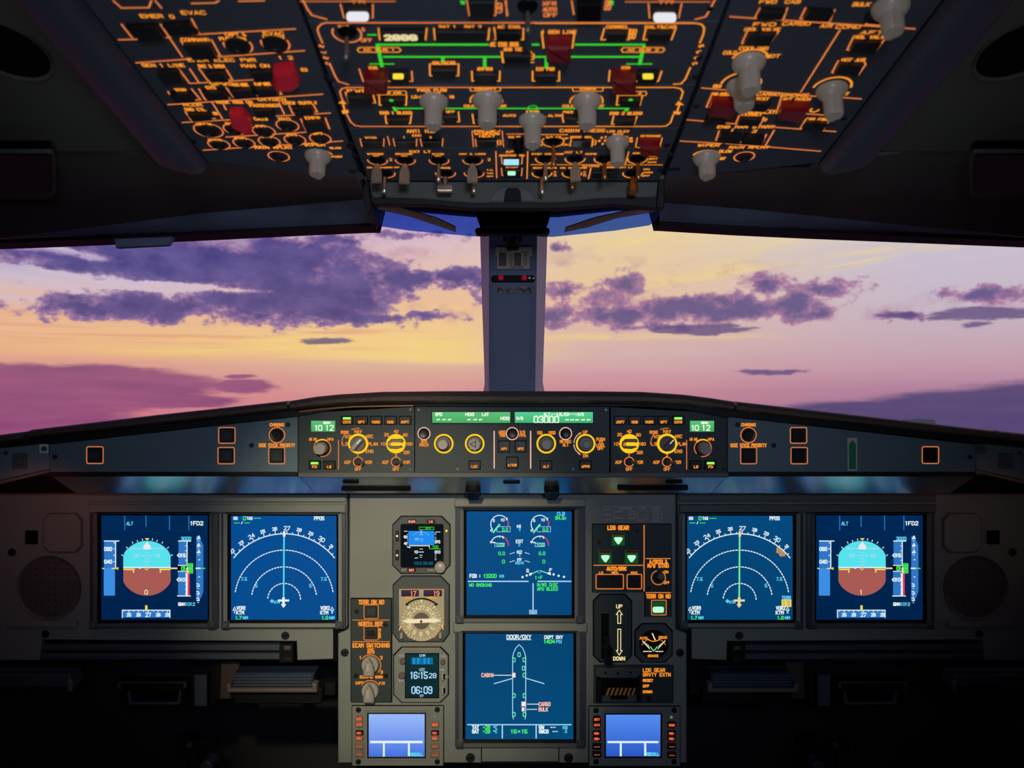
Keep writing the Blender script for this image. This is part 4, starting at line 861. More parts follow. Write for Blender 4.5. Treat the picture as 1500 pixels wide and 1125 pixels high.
# engine display
t, s, I = display('engine_display', 'upper centre screen with round engine gauges and green memo lines', (683.6, 748.6, 837, 900), (667, 743, 857, 911), 'scr_ewd', z=(660, 730, 5.92))
w, gr, cy, rd = I('white'), I('green'), I('cyan'), I('red')
for dx in (0, 349):
    w.arc(425+dx, 220, 76, -128, 58, 7, H); rd.arc(425+dx, 220, 76, 62, 102, 8, H)
    w.text('5', 376+dx, 190, hh=20, sw=5, h=H); w.text('10', 452+dx, 184, w=26, hh=20, sw=5, h=H); w.line([(482+dx, 168), (494+dx, 185)], 6, H); w.line([(494+dx, 165), (482+dx, 185)], 5, H)
    I('mint').line([(424+dx, 225), (372+dx, 290)], 15, H+.0002); w.circ(355+dx, 275, 8, 5, H)
    I('pale').line([(402+dx, 286), (402+dx, 256), (420+dx, 242), (517+dx, 242), (517+dx, 286)], 4, H, True); gr.text('0.0', 473+dx, 266, w=44, hh=26, sw=6, h=H)
    w.arc(425+dx, 400, 76, -78, 28, 7, H); rd.arc(425+dx, 400, 76, 34, 92, 8, H); w.line([(345+dx, 372), (388+dx, 382)], 9, H); w.line([(425+dx, 325), (425+dx, 338)], 5, H); I('salmon').poly([(446+dx, 328), (456+dx, 322), (464+dx, 342), (452+dx, 348)], H)
    I('pale').line([(384+dx, 384), (466+dx, 384), (466+dx, 414), (384+dx, 414)], 4, H, True); I('mint').text('103' if dx == 0 else '102', 430+dx, 399, w=58, hh=22, sw=6, h=H)
    gr.text('0.0', 443+dx, 473, w=52, hh=26, sw=6, h=H); gr.text('0', 459+dx, 544, hh=28, sw=6, h=H)
w.text('N1', 595, 240, w=34, hh=24, sw=6, h=H); cy.text('%', 600, 268, hh=18, sw=5, h=H); w.text('EGT', 598, 370, w=58, hh=26, sw=6, h=H); cy.text('C', 598, 402, hh=18, sw=5, h=H); w.text('N2', 597, 462, w=38, hh=24, sw=6, h=H); cy.text('%', 600, 490, hh=16, sw=5, h=H); w.text('FF', 598, 530, w=34, hh=24, sw=6, h=H); cy.text('KG/H', 598, 556, w=66, hh=20, sw=6, h=H)
for y in (470, 540): I('pale').line([(515, y+8), (553, y-4)], 6, H); I('pale').line([(645, y-4), (684, y+8)], 6, H)
cy.text('CLB', 956, 130, w=62, hh=26, sw=7, h=H); gr.text('94.6', 946, 166, w=74, hh=28, sw=7, h=H); cy.text('%', 994, 170, hh=18, sw=5, h=H)
w.text('FOB :', 214, 668, w=92, hh=28, sw=7, h=H); gr.text('13200', 344, 668, w=106, hh=28, sw=7, h=H); cy.text('KG', 444, 670, w=34, hh=20, sw=6, h=H)
I('pale').line([(155, 715), (672, 715)], 10, H); I('pale').line([(758, 715), (1042, 715)], 10, H); I('pale').line([(715, 735), (715, 960)], 10, H); I('pale').quad(682, 962, 748, 998, H); I('blue').text('STS', 715, 980, w=50, hh=22, sw=5, h=H+.0002)
gr.text('NO SMOKING', 260, 747, w=190, hh=24, sw=6, h=H); gr.text('N/WS DISC', 840, 744, w=176, hh=26, sw=6, h=H); gr.text('APU BLEED', 840, 780, w=176, hh=26, sw=6, h=H)
I('mint').line([(682, 660), (755, 626)], 8, H); I('mint').line([(780, 624), (862, 652)], 8, H); w.poly([(680, 645), (706, 640), (700, 662), (684, 666)], H); w.poly([(838, 640), (866, 634), (870, 662), (840, 652)], H); w.text('S', 668, 622, hh=26, sw=6, h=H); w.text('F', 866, 618, hh=26, sw=6, h=H, rot=12); gr.text('1+F', 766, 682, w=60, hh=26, sw=6, h=H); I('cyan').circ(768, 632, 12, 4, H)
for x, y in ((624, 678), (660, 664), (893, 655), (936, 667), (982, 676)): w.circ(x, y, 5, 8, H)
t.done()
# systems display
t, s, I = display('systems_display', 'lower centre screen showing the door diagram of an aircraft outline', (682, 927, 839.6, 1081.5), (667, 925, 858, 1092), 'scr_sd', z=(660, 910, 5.235))
w, gr, cy, sa, pa = I('white'), I('green'), I('cyan'), I('salmon'), I('pale')
w.text('DOOR/OXY', 524, 115, w=184, hh=28, sw=6, h=H); w.line([(432, 136), (616, 136)], 5, H); w.text('CKPT OXY', 789, 117, w=138, hh=22, sw=6, h=H); gr.text('1404', 758, 150, w=76, hh=26, sw=7, h=H); cy.text('PSI', 832, 151, w=44, hh=22, sw=5, h=H)
pa.line([(482, 742), (476, 720), (476, 270), (484, 235), (500, 200), (526, 174), (552, 200), (568, 235), (576, 270), (576, 720), (570, 742)], 6, H); pa.line([(335, 472), (476, 432)], 7, H); pa.line([(576, 430), (716, 472)], 7, H)
for x, y in ((526, 250), (486, 290), (565, 290), (559, 354), (565, 407), (486, 563), (565, 563), (486, 707), (565, 707)): I('mint').line(rr(x-9, y-15, x+9, y+15, 4, 1), 6, H+.0002, True)
for x, y, hw, hh_ in ((485, 407, 13, 18), (560, 627, 17, 18), (556, 668, 11, 16)): sa.poly([(x-hw, y-hh_), (x+hw, y-hh_), (x+hw, y+hh_), (x-hw, y+hh_)], H+.0003); w.poly([(x-hw+4, y-hh_+4), (x+hw-4, y-hh_+4), (x+hw-4, y+hh_-4), (x-hw+4, y+hh_-4)], H+.0004)
sa.text('CABIN', 283, 407, w=86, hh=26, sw=6, h=H); sa.text('CARGO', 720, 629, w=86, hh=26, sw=6, h=H); sa.text('BULK', 711, 669, w=68, hh=26, sw=6, h=H)
w.dash([(332, 408), (465, 408)], 5, 12, 4, H); w.dash([(588, 629), (672, 629)], 5, 12, 4, H); w.dash([(588, 669), (662, 669)], 5, 8, 5, H)
pa.line([(132, 786), (922, 786)], 8, H); pa.line([(397, 790), (397, 888)], 9, H); pa.line([(656, 790), (656, 888)], 9, H)
w.text('TAT', 192, 806, w=48, hh=24, sw=7, h=H); w.text('SAT', 192, 838, w=48, hh=24, sw=7, h=H); gr.text('+29', 275, 806, w=52, hh=24, sw=7, h=H); gr.text('+29', 275, 838, w=52, hh=24, sw=7, h=H); cy.text('*C', 342, 806, w=28, hh=22, sw=6, h=H); cy.text('*C', 342, 838, w=28, hh=22, sw=6, h=H)
gr.text('16', 486, 838, w=38, hh=26, sw=7, h=H); cy.text('H', 525, 838, hh=16, sw=6, h=H); gr.text('15', 568, 838, w=36, hh=26, sw=7, h=H)
w.text('GW', 697, 806, w=36, hh=24, sw=7, h=H); w.text('GWCG', 714, 838, w=68, hh=24, sw=7, h=H); w.line([(768, 806), (780, 806)], 6, H); w.line([(790, 806), (802, 806)], 6, H); w.line([(784, 838), (796, 838)], 6, H); w.line([(806, 838), (818, 838)], 6, H); cy.text('KG', 877, 808, w=32, hh=20, sw=6, h=H); cy.text('%', 884, 838, hh=20, sw=6, h=H)
t.done()

# ---- round-cornered standby instruments ------------------------------
def octf(t, x0, y0, x1, y1, c, m='instrument', h=.004):
    t.part('mounting_gap', 'black', lambda b: b.prism(oct8(x0-7, y0-7, x1+7, y1+7, c+2), 0, .0006))
    return t.part('case', m, lambda b: b.prism(oct8(x0, y0, x1, y1, c), 0, h, .0012))
Z1 = (500, 720, 5.6222); Z2 = (500, 870, 4.4118); Z5 = (850, 730, 6.619); Z6 = (850, 860, 4.2453)
t = T('standby_flight_display', 'small octagonal standby instrument with blue and black attitude screen', 'instrument', MP, 617, 798, z=Z1)
octf(t, 426, 205, 894, 672, 70)
t.part('bezel_recess', 'well', lambda b: b.rect(490, 262, 845, 622, .004, .0046, 0, 18))
s = t.part('screen', 'scr_isis', lambda b: b.poly([(503, 274), (834, 274), (834, 540), (770, 606), (503, 606)], .005), smooth=None)
I = lambda k: t.ink(k, name='screen_symbols', parent=s); H2 = .0053
I('skyblue').quad(556, 320, 768, 436, H2); I('tan').line([(566, 440), (728, 440)], 8, H2+.0002); I('tan').line([(728, 440), (728, 458)], 6, H2)
w = I('white'); w.text('60', 533, 368, w=24, hh=18, sw=5, h=H2); w.text('40', 533, 422, w=24, hh=18, sw=5, h=H2); w.line([(548, 448), (570, 456)], 8, H2); w.line([(522, 322), (548, 322)], 4, H2); w.text('015', 795, 408, w=40, hh=20, sw=5, h=H2); w.text('010', 795, 492, w=42, hh=20, sw=5, h=H2); w.line([(780, 328), (816, 328)], 4, H2)
for y in (338, 350, 372, 384, 396, 420, 500, 515, 530, 545, 556): w.line([(774, y), (784, y)], 3, H2)
for y in (348, 362, 384, 398, 414): w.line([(546, y), (552, y)], 3, H2)
w.text('10', 620, 492, w=24, hh=18, sw=5, h=H2); w.line([(642, 492), (680, 492)], 5, H2); w.line([(650, 468), (672, 468)], 4, H2); w.line([(650, 518), (670, 518)], 4, H2); w.line([(610, 542), (632, 540)], 4, H2); w.line([(652, 535), (666, 535)], 3, H2)
I('pale').line([(648, 352), (661, 342), (674, 352)], 5, H2+.0002); I('pale').line([(661, 318), (661, 332)], 10, H2+.0002); I('pale').arc(661, 420, 92, -45, 45, 3, H2+.0002, dash=1, n=21); I('pale').text('10', 622, 386, w=22, hh=16, sw=4, h=H2+.0002); I('pale').line([(642, 386), (680, 386)], 3, H2+.0002); I('pale').line([(650, 402), (672, 402)], 3, H2+.0002)
I('greenline').line([(645, 288), (765, 288), (765, 308), (645, 308)], 4, H2, True); I('greenline').text('QFE', 720, 298, w=40, hh=14, sw=3, h=H2); I('greenline').line([(732, 466), (820, 466)], 5, H2); I('greenline').text('100', 778, 450, w=44, hh=20, sw=4, h=H2); I('deepcyan').text('1012/29.89', 680, 584, w=150, hh=20, sw=4, h=H2)
for x, y, tx in ((585, 242, 'BUGS'), (741, 242, 'LS'), (583, 640, 'RST')):
    o = t.part('push_key', 'key', lambda b: b.rect(x-34, y-15, x+34, y+15, .004, .006, .0006, 6)); c = t.b(); c.text(tx, x, y, w=len(tx)*13, hh=16, sw=5, h=.0064); c.build('key_lettering', 'redseg', o, smooth=None)
for y, y0, y1 in ((360, 318, 405), (518, 475, 560)):
    o = t.part('push_key', 'key', lambda b: b.rect(450, y0, 478, y1, .004, .006, .0006, 10)); t.part('key_light', 'tan', lambda b: b.rect(456, y-8, 472, y+8, .006, .0064), o)
t.part('indicator_dot', 'lamp_yellow', lambda b: b.disc(868, 320, 9, .004, .005)); t.ink('engrave').text('ATT', 520, 640, w=36, hh=16, sw=3, h=.0046); t.ink('engrave').text('BARO', 740, 640, w=52, hh=16, sw=3, h=.0046)
t.part('adjust_knob', 'knob_grey', lambda b: b.lathe(818, 612, [(.0082, .004), (.008, .012), (.0068, .0135), (.006, .013), (.004, .0142)], 28)); t.done()
# radio magnetic indicator
t = T('heading_dial', 'octagonal heading dial instrument with beige compass card and two small counters', 'instrument', MP, 617, 895, z=Z1)
t.part('mounting_gap', 'black', lambda b: b.prism([(500, 690), (820, 690), (895, 765), (895, 1170), (845, 1240), (475, 1240), (423, 1170), (423, 765)], 0, .0006))
t.part('case', 'instrument', lambda b: b.prism([(503, 697), (816, 697), (888, 768), (888, 1166), (838, 1232), (480, 1232), (430, 1166), (430, 768)], 0, .004, .0012))
t.part('face', 'dial', lambda b: b.prism([(478, 796), (848, 796), (850, 1082), (770, 1194), (560, 1194), (478, 1082)], .004, .005, .0004), label='beige lit face')
t.ink('lineo').line([(478, 1086), (560, 1194), (770, 1194), (850, 1084)], 6, .0054); t.ink('lineo').line([(480, 797), (846, 797)], 4, .0054)
for x0, x1, n, s_ in ((497, 643, '17', 'VOR1'), (680, 832, '19', 'VOR2')):
    o = t.part('counter_window', 'scr_seg', lambda b: b.quad(x0, 803, x1, 856, .0054), smooth=None); c = t.b(); c.text(n, x1-44, 832, w=38, hh=36, sw=6, h=.0058); c.build('digits', 'redseg', o, smooth=None); t.ink('amber').text(s_, (x0+x1)/2-10, 866, w=58, hh=15, sw=4, h=.0056)
C = (663, 1056)
t.part('outer_ring', 'black', lambda b: (lambda c, k: b.ringL([(c[0]+k*188*math.cos(q*math.pi/32), c[1]+k*188*math.sin(q*math.pi/32)) for q in range(8, 25)][::1], [(c[0]+k*176*math.cos(q*math.pi/32), c[1]+k*176*math.sin(q*math.pi/32)) for q in range(8, 25)], .005, .0056))(b.P(*C), b.q(*C)))
o = t.part('compass_card', 'dial', lambda b: b.disc(*C, 168, .005, .006, 48, .0003)); t.part('hub_disc', 'knob_dark', lambda b: b.disc(*C, 68, .006, .0066, 32), o)
a = t.ink('tan', name='dial_markings', parent=o)
for i in range(36):
    th_ = i*10+2; sn, cs = math.sin(math.radians(th_)), math.cos(math.radians(th_)); r0 = 140 if i % 3 else 132; a.line([(C[0]+164*sn, C[1]-164*cs), (C[0]+r0*sn, C[1]-r0*cs)], 3, .0064)
for i, s_ in enumerate(('27', '30', '33', 'N', '3', '6', '9', 'S', '15', '18', '21', '24')):
    g_ = 2+30*i; sn, cs = math.sin(math.radians(g_)), math.cos(math.radians(g_)); a.text(s_, C[0]+108*sn, C[1]-108*cs, hh=30, sw=5, h=.0064, rot=g_)
a.line([(663, 884), (663, 898)], 10, .0064); a.line([(552, 938), (566, 950)], 8, .0064); a.line([(774, 938), (760, 950)], 8, .0064); a.line([(492, 1100), (484, 1130)], 7, .0064); a.line([(834, 1092), (842, 1124)], 7, .0064)
t.part('needle', 'needle', lambda b: b.prism([(505, 1058), (560, 1040), (780, 1034), (826, 1052), (780, 1064), (560, 1074)], .0072, .008), label='long pale pointer needle'); t.part('needle_pin', 'brass', lambda b: b.disc(*C, 11, .008, .0095))
for x, y in ((545, 918), (788, 918)): t.part('small_screw', 'screwdark', lambda b: b.disc(x, y, 10, .005, .0058))
for x in (502, 820): t.part('side_knob', 'knob_grey', lambda b: b.rect(x-12, 1148, x+12, 1196, .004, .012, .001, 8))
t.done()
# clock
t = T('cockpit_clock', 'octagonal digital clock reading 16:15 and 06:09', 'clock', MP, 617, 988, z=Z2)
octf(t, 342, 345, 690, 696, 52, 'panel', .004)
t.part('upper_trim', 'brass', lambda b: b.line([(392, 338), (648, 338)], 4, .0012))
s = t.part('clock_window', 'scr_lcd', lambda b: b.quad(420, 382, 628, 658, .0048), smooth=None); t.part('window_frame', 'black', lambda b: b.ring([(414, 376), (634, 376), (634, 664), (414, 664)], [(420, 382), (628, 382), (628, 658), (420, 658)], .004, .0055))
t.ink('deepcyan', name='screen_symbols', parent=s).quad(456, 404, 594, 448, .005); t.ink('chron', name='screen_symbols', parent=s) if 0 else None
w = t.ink('skyblue', name='screen_symbols', parent=s)
for x0 in (472, 500, 540, 566): w.line([(x0, 412), (x0, 440)], 12, .0052)
w = t.ink('pale', name='digits', parent=s); w.text('16:15', 506, 518, w=104, hh=40, sw=7, h=.0052); w.text('28', 592, 520, w=44, hh=28, sw=5, h=.0052); w.text('06:09', 523, 613, w=128, hh=42, sw=7, h=.0052)
w.text('CHR', 526, 390, w=36, hh=14, sw=3, h=.0052); w.text('UTC', 525, 482, w=34, hh=16, sw=3, h=.0052); w.text('ET', 523, 651, w=20, hh=14, sw=3, h=.0052)
for x, y, r in ((400, 425, 19), (395, 518, 22), (658, 430, 15)): t.part('push_button', 'knob_dark', lambda b: b.lathe(x, y, [(r/4400, .004), (r/4400, .008), (r/6200, .0095)], 18))
for y in (522, 612): t.part('side_switch', 'knob_grey', lambda b: b.rect(650, y-26, 668, y+26, .004, .009, .001, 5)); t.part('switch_slot', 'black', lambda b: b.rect(662, y-20, 674, y+14, .009, .0096, 0, 3))
for s_, x, y in (('RST', 392, 393), ('CHR', 658, 396), ('DATE', 388, 552), ('RUN', 652, 484), ('SET', 680, 530)): t.ink('lettergrey').text(s_, x, y, w=30, hh=12, sw=2.4, h=.0046)
t.done()
# switching panel
t = T('switching_panel', 'narrow dark switching panel with two orange-lit rotary knobs left of the clock', 'control panel', MP, 544, 952, z=Z2)
t.part('mounting_gap', 'black', lambda b: b.rect(60, 24, 330, 700, 0, .0008, 0, 6)); t.part('faceplate', 'control', lambda b: b.rect(66, 30, 324, 694, 0, .004, .0006, 4))
a, l = t.ink('amber'), t.ink('lineo'); HH = .0046
a.text('TERR ON ND', 197, 47, w=162, hh=24, sw=6, h=HH); a.text('NORTH REF', 194, 187, w=154, hh=22, sw=6, h=HH); a.text('ECAM SWITCHING', 196, 326, w=234, hh=24, sw=6, h=HH); l.line([(78, 163), (313, 163)], 5, HH); l.line([(78, 302), (313, 302)], 5, HH)
l.line([(120, 61), (275, 61)], 4, HH); l.line([(120, 201), (272, 201)], 4, HH)
for y0, y1, tx in ((66, 154, 0), (204, 292, 1)):
    l.line(rr(150, y0, 242, y1, 8, 2), 5, HH, True); k = button(t, 162, y0+10, 232, y1-12, .004, .0065); t.part('button_face', 'control' if not tx else 'key', lambda b: b.rect(172, y0+22, 222, y1-26, .0065, .0072, .0003), k)
for i, c_ in enumerate('MAG'): a.text(c_, 251, 228+i*21, hh=17, sw=5, h=HH)
a.text('DMC', 195, 354, w=40, hh=15, sw=4, h=HH); a.text('AUTO', 194, 371, w=44, hh=14, sw=4, h=HH); a.text('1', 128, 405, hh=18, sw=5, h=HH); a.text('2', 262, 405, hh=18, sw=5, h=HH); a.text('3', 263, 498, hh=18, sw=5, h=HH)
a.text('ECAM/ND NORM', 197, 530, w=144, hh=15, sw=4, h=HH); a.text('CAPT', 120, 568, w=46, hh=16, sw=4, h=HH); a.text('F/O', 266, 570, w=32, hh=16, sw=4, h=HH)
l.arc(190, 455, 68, -50, 130, 6, HH); l.arc(190, 620, 68, -55, 55, 6, HH)
for x, y in ((190, 450), (190, 617)):
    o = t.part('rotary_knob', 'knob_grey', lambda b: b.lathe(x, y, [(.0125, .004), (.0122, .008), (.0115, .009)], 28), label='grey rotary selector')
    t.part('knob_grip', 'knob_grey', lambda b: b.prism([(x, y-54), (x+22, y-22), (x+34, y+20), (x+32, y+56), (x-32, y+56), (x-34, y+20), (x-22, y-22)], .009, .022, .0025), o)
    c = t.b(); c.line([(x-5, y-30), (x-5, y+14)], 5, .0223); c.line([(x+5, y-30), (x+5, y+14)], 3, .0223); c.build('pointer_mark', 'engrave', o, smooth=None)
for x, y in ((103, 108), (288, 194), (98, 522), (290, 522)): screw(t, x, y, 16, .004, 'screwdark')
t.done()
# comms displays
def dcdu(nm, z, o0, scr, m, tan, lblx):
    (X0, Y0, X1, Y1), (x0, y0, x1, y1) = o0, scr
    t = T('message_display', '%s low blue message screen with white lines and side keys' % nm, 'screen', MP, z[0]+(X0+X1)/2/z[2], z[1]+(Y0+Y1)/2/z[2], z=z)
    t.part('mounting_gap', 'black', lambda b: b.rect(X0-5, Y0-5, X1+5, Y1+5, 0, .0008, 0, 8)); t.part('case', 'panel', lambda b: b.rect(X0, Y0, X1, Y1, 0, .004, .0008, 4))
    t.part('raised_frame', 'panel', lambda b: b.ring([(x0-22, y0-22), (x1+22, y0-22), (x1+22, y1+22), (x0-22, y1+22)], [(x0, y0), (x1, y0), (x1, y1), (x0, y1)], .004, .006, .0052))
    t.part('frame_inner_gap', 'well', lambda b: b.ring([(x0-10, y0-10), (x1+10, y0-10), (x1+10, y1+10), (x0-10, y1+10)], [(x0, y0), (x1, y0), (x1, y1), (x0, y1)], .004, .0064, .005))  # dark ring between the raised frame and the screen
    s = t.part('screen', m, lambda b: b.quad(x0, y0, x1, y1, .0052), smooth=None); w = t.ink('white', name='screen_symbols', parent=s)
    W_, H_ = x1-x0, y1-y0; ly = y0+H_*.655
    w.line([(x0+W_*.04, ly), (x0+W_*.95, ly)], 15 if tan else 12, .0056); w.line([(x0+W_*.27, ly), (x0+W_*.27, y1-6)], 12, .0056); w.line([(x0+W_*.72, ly), (x0+W_*.72, y1-8)], 12, .0056); t.ink('cyan', name='screen_symbols', parent=s).text('RECALL', x0+W_*.86, y1-14, w=76, hh=16, sw=7, h=.0056)
    cl, cr = (X0+x0)/2-5, (X1+x1)/2+8
    rows = [(cl, .24, 50, 78, ('BRT', 'DIM'), 1), (cl, .43, 52, 30, ('MSG-',), 0), (cl, .52, 52, 30, ('MSG+',), 0), (cl, .655, 56, 40, ('----',), 0), (cl, .79, 56, 38, ('----',), 0), (cr, .29, 56, 42, ('PRINT',), 2), (cr, .43, 52, 30, ('PGE-',), 0), (cr, .52, 52, 34, ('PGE+',), 0), (cr, .655, 54, 38, ('----',), 0), (cr, .80, 54, 40, ('----',), 0)]
    for i, (x, f_, w_, h_, tx, rd_) in enumerate(rows):
        y = Y0+(Y1-Y0)*f_; o = t.part('side_key', 'keytan' if tan and i not in (1, 6) else 'key', lambda b: b.rect(x-w_/2, y-h_/2, x+w_/2, y+h_/2, .004, .007, .0008, 18 if rd_ else 5))
        c = t.b()
        for k, s_ in enumerate(tx): c.text(s_, x, y+(k-(len(tx)-1)/2)*34, w=w_*.62, hh=12, sw=4, h=.0074)
        c.build('key_lettering', 'keyred', o, smooth=None)
    for x, y in ((X0+42, Y0+20), (X1-38, Y0+18), (X0+42, Y1-28), (X1-38, Y1-28)): screw(t, x, y, 18, .004, 'screwdark')
    t.part('light_sensor', 'dim', lambda b: b.disc(X1-55, Y0+62, 8, .004, .0048)); t.done()
dcdu('left', Z2, (72, 722, 660, 1104), (182, 768, 540, 1040), 'scr_dc', True, 0); dcdu('right', Z6, (54, 740, 618, 1106), (158, 785, 494, 1042), 'scr_dcr', False, 0)
# landing gear panel
t = T('gear_indicator_panel', 'dark landing gear indicator panel with three green triangle lights', 'control panel', MP, 925, 815, z=Z5)
t.part('mounting_gap', 'black', lambda b: b.prism([(113, 243), (885, 243), (885, 1146), (620, 1146), (620, 910), (113, 910)], 0, .0008)); t.part('faceplate', 'control', lambda b: b.prism([(118, 248), (880, 248), (880, 1141), (625, 1141), (625, 905), (118, 905)], 0, .004, .0006))
a, l = t.ink('amber'), t.ink('lineo')
a.text('LDG GEAR', 364, 280, w=200, hh=36, sw=10, h=HH); a.text('AUTO/BRK', 348, 675, w=186, hh=32, sw=10, h=HH); a.text('LO', 198, 714, w=34, hh=20, sw=6, h=HH); a.text('MED', 331, 714, w=58, hh=20, sw=6, h=HH); a.text('MAX', 518, 714, w=58, hh=20, sw=6, h=HH)
a.text('A/SKID &', 752, 608, w=170, hh=34, sw=9, h=HH); a.text('N/W STRG', 750, 646, w=198, hh=34, sw=9, h=HH); a.text('ON', 826, 707, w=38, hh=22, sw=6, h=HH); a.text('OFF', 833, 811, w=50, hh=22, sw=6, h=HH); a.text('TERR ON ND', 752, 942, w=230, hh=34, sw=9, h=HH)
l.line([(614, 256), (614, 890)], 10, HH); l.line([(128, 642), (604, 642)], 9, HH); l.line([(634, 578), (866, 578)], 9, HH); l.line([(634, 907), (870, 907)], 9, HH)
l.line(rr(150, 730, 414, 870, 10, 2), 9, HH, True); l.line(rr(450, 730, 590, 870, 10, 2), 9, HH, True); l.line(rr(686, 980, 828, 1122, 8, 2), 8, HH, True)
for x, y in ((364, 390), (239, 563), (492, 563)):
    o = t.part('gear_light', 'greenkey', lambda b: b.rect(x-62, y-66, x+62, y+62, .004, .0056, .0004), label='dark green light window'); t.part('green_triangle', 'lamp_green', lambda b: b.prism([(x-42, y-12), (x-30, y-20), (x+30, y-20), (x+42, y-12), (x+36, y+8), (x+8, y+46), (x-8, y+46), (x-36, y+8)], .0056, .0064), o)
    t.part('light_hood', 'guard', lambda b: b.rect(x-58, y-66, x+58, y-42, .0056, .0062), o)
for x0, x1 in ((164, 276), (286, 398), (464, 576)): button(t, x0, 744, x1, 858, .004, .0056, 'key')
o = button(t, 698, 992, 816, 1112, .004, .0056, 'greenkey'); t.part('lit_legend', 'lamp_green', lambda b: b.rect(696, 1040, 802, 1096, .006, .0068, 0, 16), o)
l.arc(752, 762, 68, 35, 345, 8, HH); o = t.part('toggle_base', 'key', lambda b: b.disc(752, 762, 44, .004, .008, 20, .001)); t.part('toggle_lever', 'knob_dark', lambda b: b.bar3((*b.P(752, 762), .006), (b.P(757, 722)[0], b.P(757, 722)[1], .022), .003, .0045, 14), o)
for x, y in ((180, 421), (547, 313), (665, 865)): screw(t, x, y, 20, .004, 'screwdark')
t.done()
# gear lever
t = T('landing_gear_lever', 'octagonal plate with black gear lever in a slot beside UP and DOWN arrows', 'lever', MP, 897, 920, z=Z6)
octf(t, 84, 46, 316, 462, 42, 'control')
t.part('slot', 'well', lambda b: b.rect(128, 160, 176, 438, .004, .0046, 0, 4))
o = t.part('lever_arm', 'lever', lambda b: b.rect(140, 285, 172, 345, .004, .02, .002, 6)); t.part('lever_wheel', 'lever', lambda b: b.rect(138, 330, 162, 440, .02, .036, .004, 10), o); t.part('lever_wheel', 'lever', lambda b: b.rect(166, 330, 186, 440, .02, .036, .004, 9), o)
a = t.ink('tan'); a.text('UP', 240, 115, w=34, hh=20, sw=5, h=HH); a.text('DOWN', 239, 438, w=70, hh=20, sw=5, h=HH)
a.line([(231, 220), (231, 165), (222, 165), (240, 138), (258, 165), (249, 165), (249, 220)], 5, HH, True); a.line([(231, 256), (231, 388), (222, 388), (240, 416), (258, 388), (249, 388), (249, 256)], 5, HH, True); t.done()
t = T('brake_pressure_gauge', 'octagonal triple brake pressure gauge with orange markings', 'gauge', MP, 957, 941, z=Z6)
octf(t, 342, 229, 568, 462, 44)
t.part('glass_rim', 'knob_dark', lambda b: b.disc(452, 347, 97, .004, .006, 40, .001)); o = t.part('dial_face', 'well', lambda b: b.disc(452, 347, 90, .006, .0064, 40))
a = t.ink('amber', name='dial_markings', parent=o); a.text('ACCU', 388, 308, w=44, hh=13, sw=3.5, h=.007); a.text('PRESS', 508, 304, w=48, hh=13, sw=3.5, h=.007); a.text('BRAKES', 448, 418, w=62, hh=13, sw=3.5, h=.007)
a.arc(452, 268, 60, 125, 235, 5, .007); a.arc(452, 392, 84, -60, -20, 3, .007); a.arc(452, 392, 84, 20, 60, 3, .007)
w = t.ink('needle', name='dial_markings', parent=o); w.line([(443, 280), (460, 318)], 7, .0074); w.line([(388, 390), (438, 390)], 5, .0074); w.line([(464, 390), (508, 390)], 5, .0074)
for sx in (-1, 1):
    for g_ in (0, 1, 2, 3): w.line([(452+sx*(28+g_*11), 372-g_*12), (452+sx*(36+g_*11), 350-g_*9)], 4, .0072); w.line([(452+sx*(24+g_*11), 376-g_*12), (452+sx*(36+g_*11), 364-g_*12)], 3, .0072)
    t.ink('mint', name='dial_markings', parent=o).line([(452, 388), (452+sx*22, 360)], 5, .0072)
t.done()
t = T('gravity_extension_handle', 'recessed box with a yellow and black striped folding handle', 'handle', MP, 927, 1000, z=Z6)
t.part('faceplate', 'control', lambda b: b.ring([(82, 482), (578, 482), (578, 716), (82, 716)], [(100, 500), (372, 500), (372, 704), (100, 704)], 0, .004)); t.part('lettered_plate', 'control', lambda b: b.rect(380, 487, 574, 712, .0, .0045, .0006))
t.part('recess', 'well', lambda b: b.rect(100, 500, 372, 704, 0, .0006)); t.part('upper_bracket', 'instrument', lambda b: b.prism([(92, 488), (372, 488), (362, 540), (340, 552), (130, 552), (92, 540)], .002, .010, .001)); t.part('bracket_tab', 'knob_dark', lambda b: b.rect(186, 489, 268, 501, .010, .012, .0004))
t.part('dark_cylinder', 'black', lambda b: b.rect(160, 558, 325, 588, .002, .010, .003, 8)); t.part('side_arm', 'lever', lambda b: b.rect(96, 560, 130, 700, .002, .012, .001)); t.part('side_arm', 'lever', lambda b: b.rect(344, 545, 374, 700, .002, .012, .001))
o = t.part('striped_handle', 'black', lambda b: b.rect(130, 598, 336, 648, .004, .016, .002)); 
for i in range(7): t.part('yellow_stripe', 'stripe_yellow', lambda b: b.prism([(150+i*26, 646), (163+i*26, 646), (180+i*26, 601), (167+i*26, 601)], .016, .0166), o)
t.part('lower_block', 'instrument', lambda b: b.prism([(100, 704), (110, 670), (180, 660), (190, 690), (285, 690), (290, 655), (368, 655), (370, 704)], .002, .008, .001)); 
for x, y in ((152, 516), (228, 520), (308, 516)): t.part('rivet', 'black', lambda b: b.disc(x, y, 7, .010, .0112))
a = t.ink('amber'); 
for s_, y, w_, h_ in (('LDG GEAR', 509, 134, 20), ('GRVTY EXTN', 537, 168, 20), ('RESET', 573, 60, 14), ('OFF', 608, 36, 14), ('DOWN', 643, 54, 14)): a.text(s_, 388, y, hh=h_, w=None, sw=4.5, h=.005, al='l') if 0 else a.text(s_, 388+w_/2, y, w=w_, hh=h_, sw=4.5, h=.005)
screw(t, 420, 688, 18, .0045, 'screwdark'); t.done()

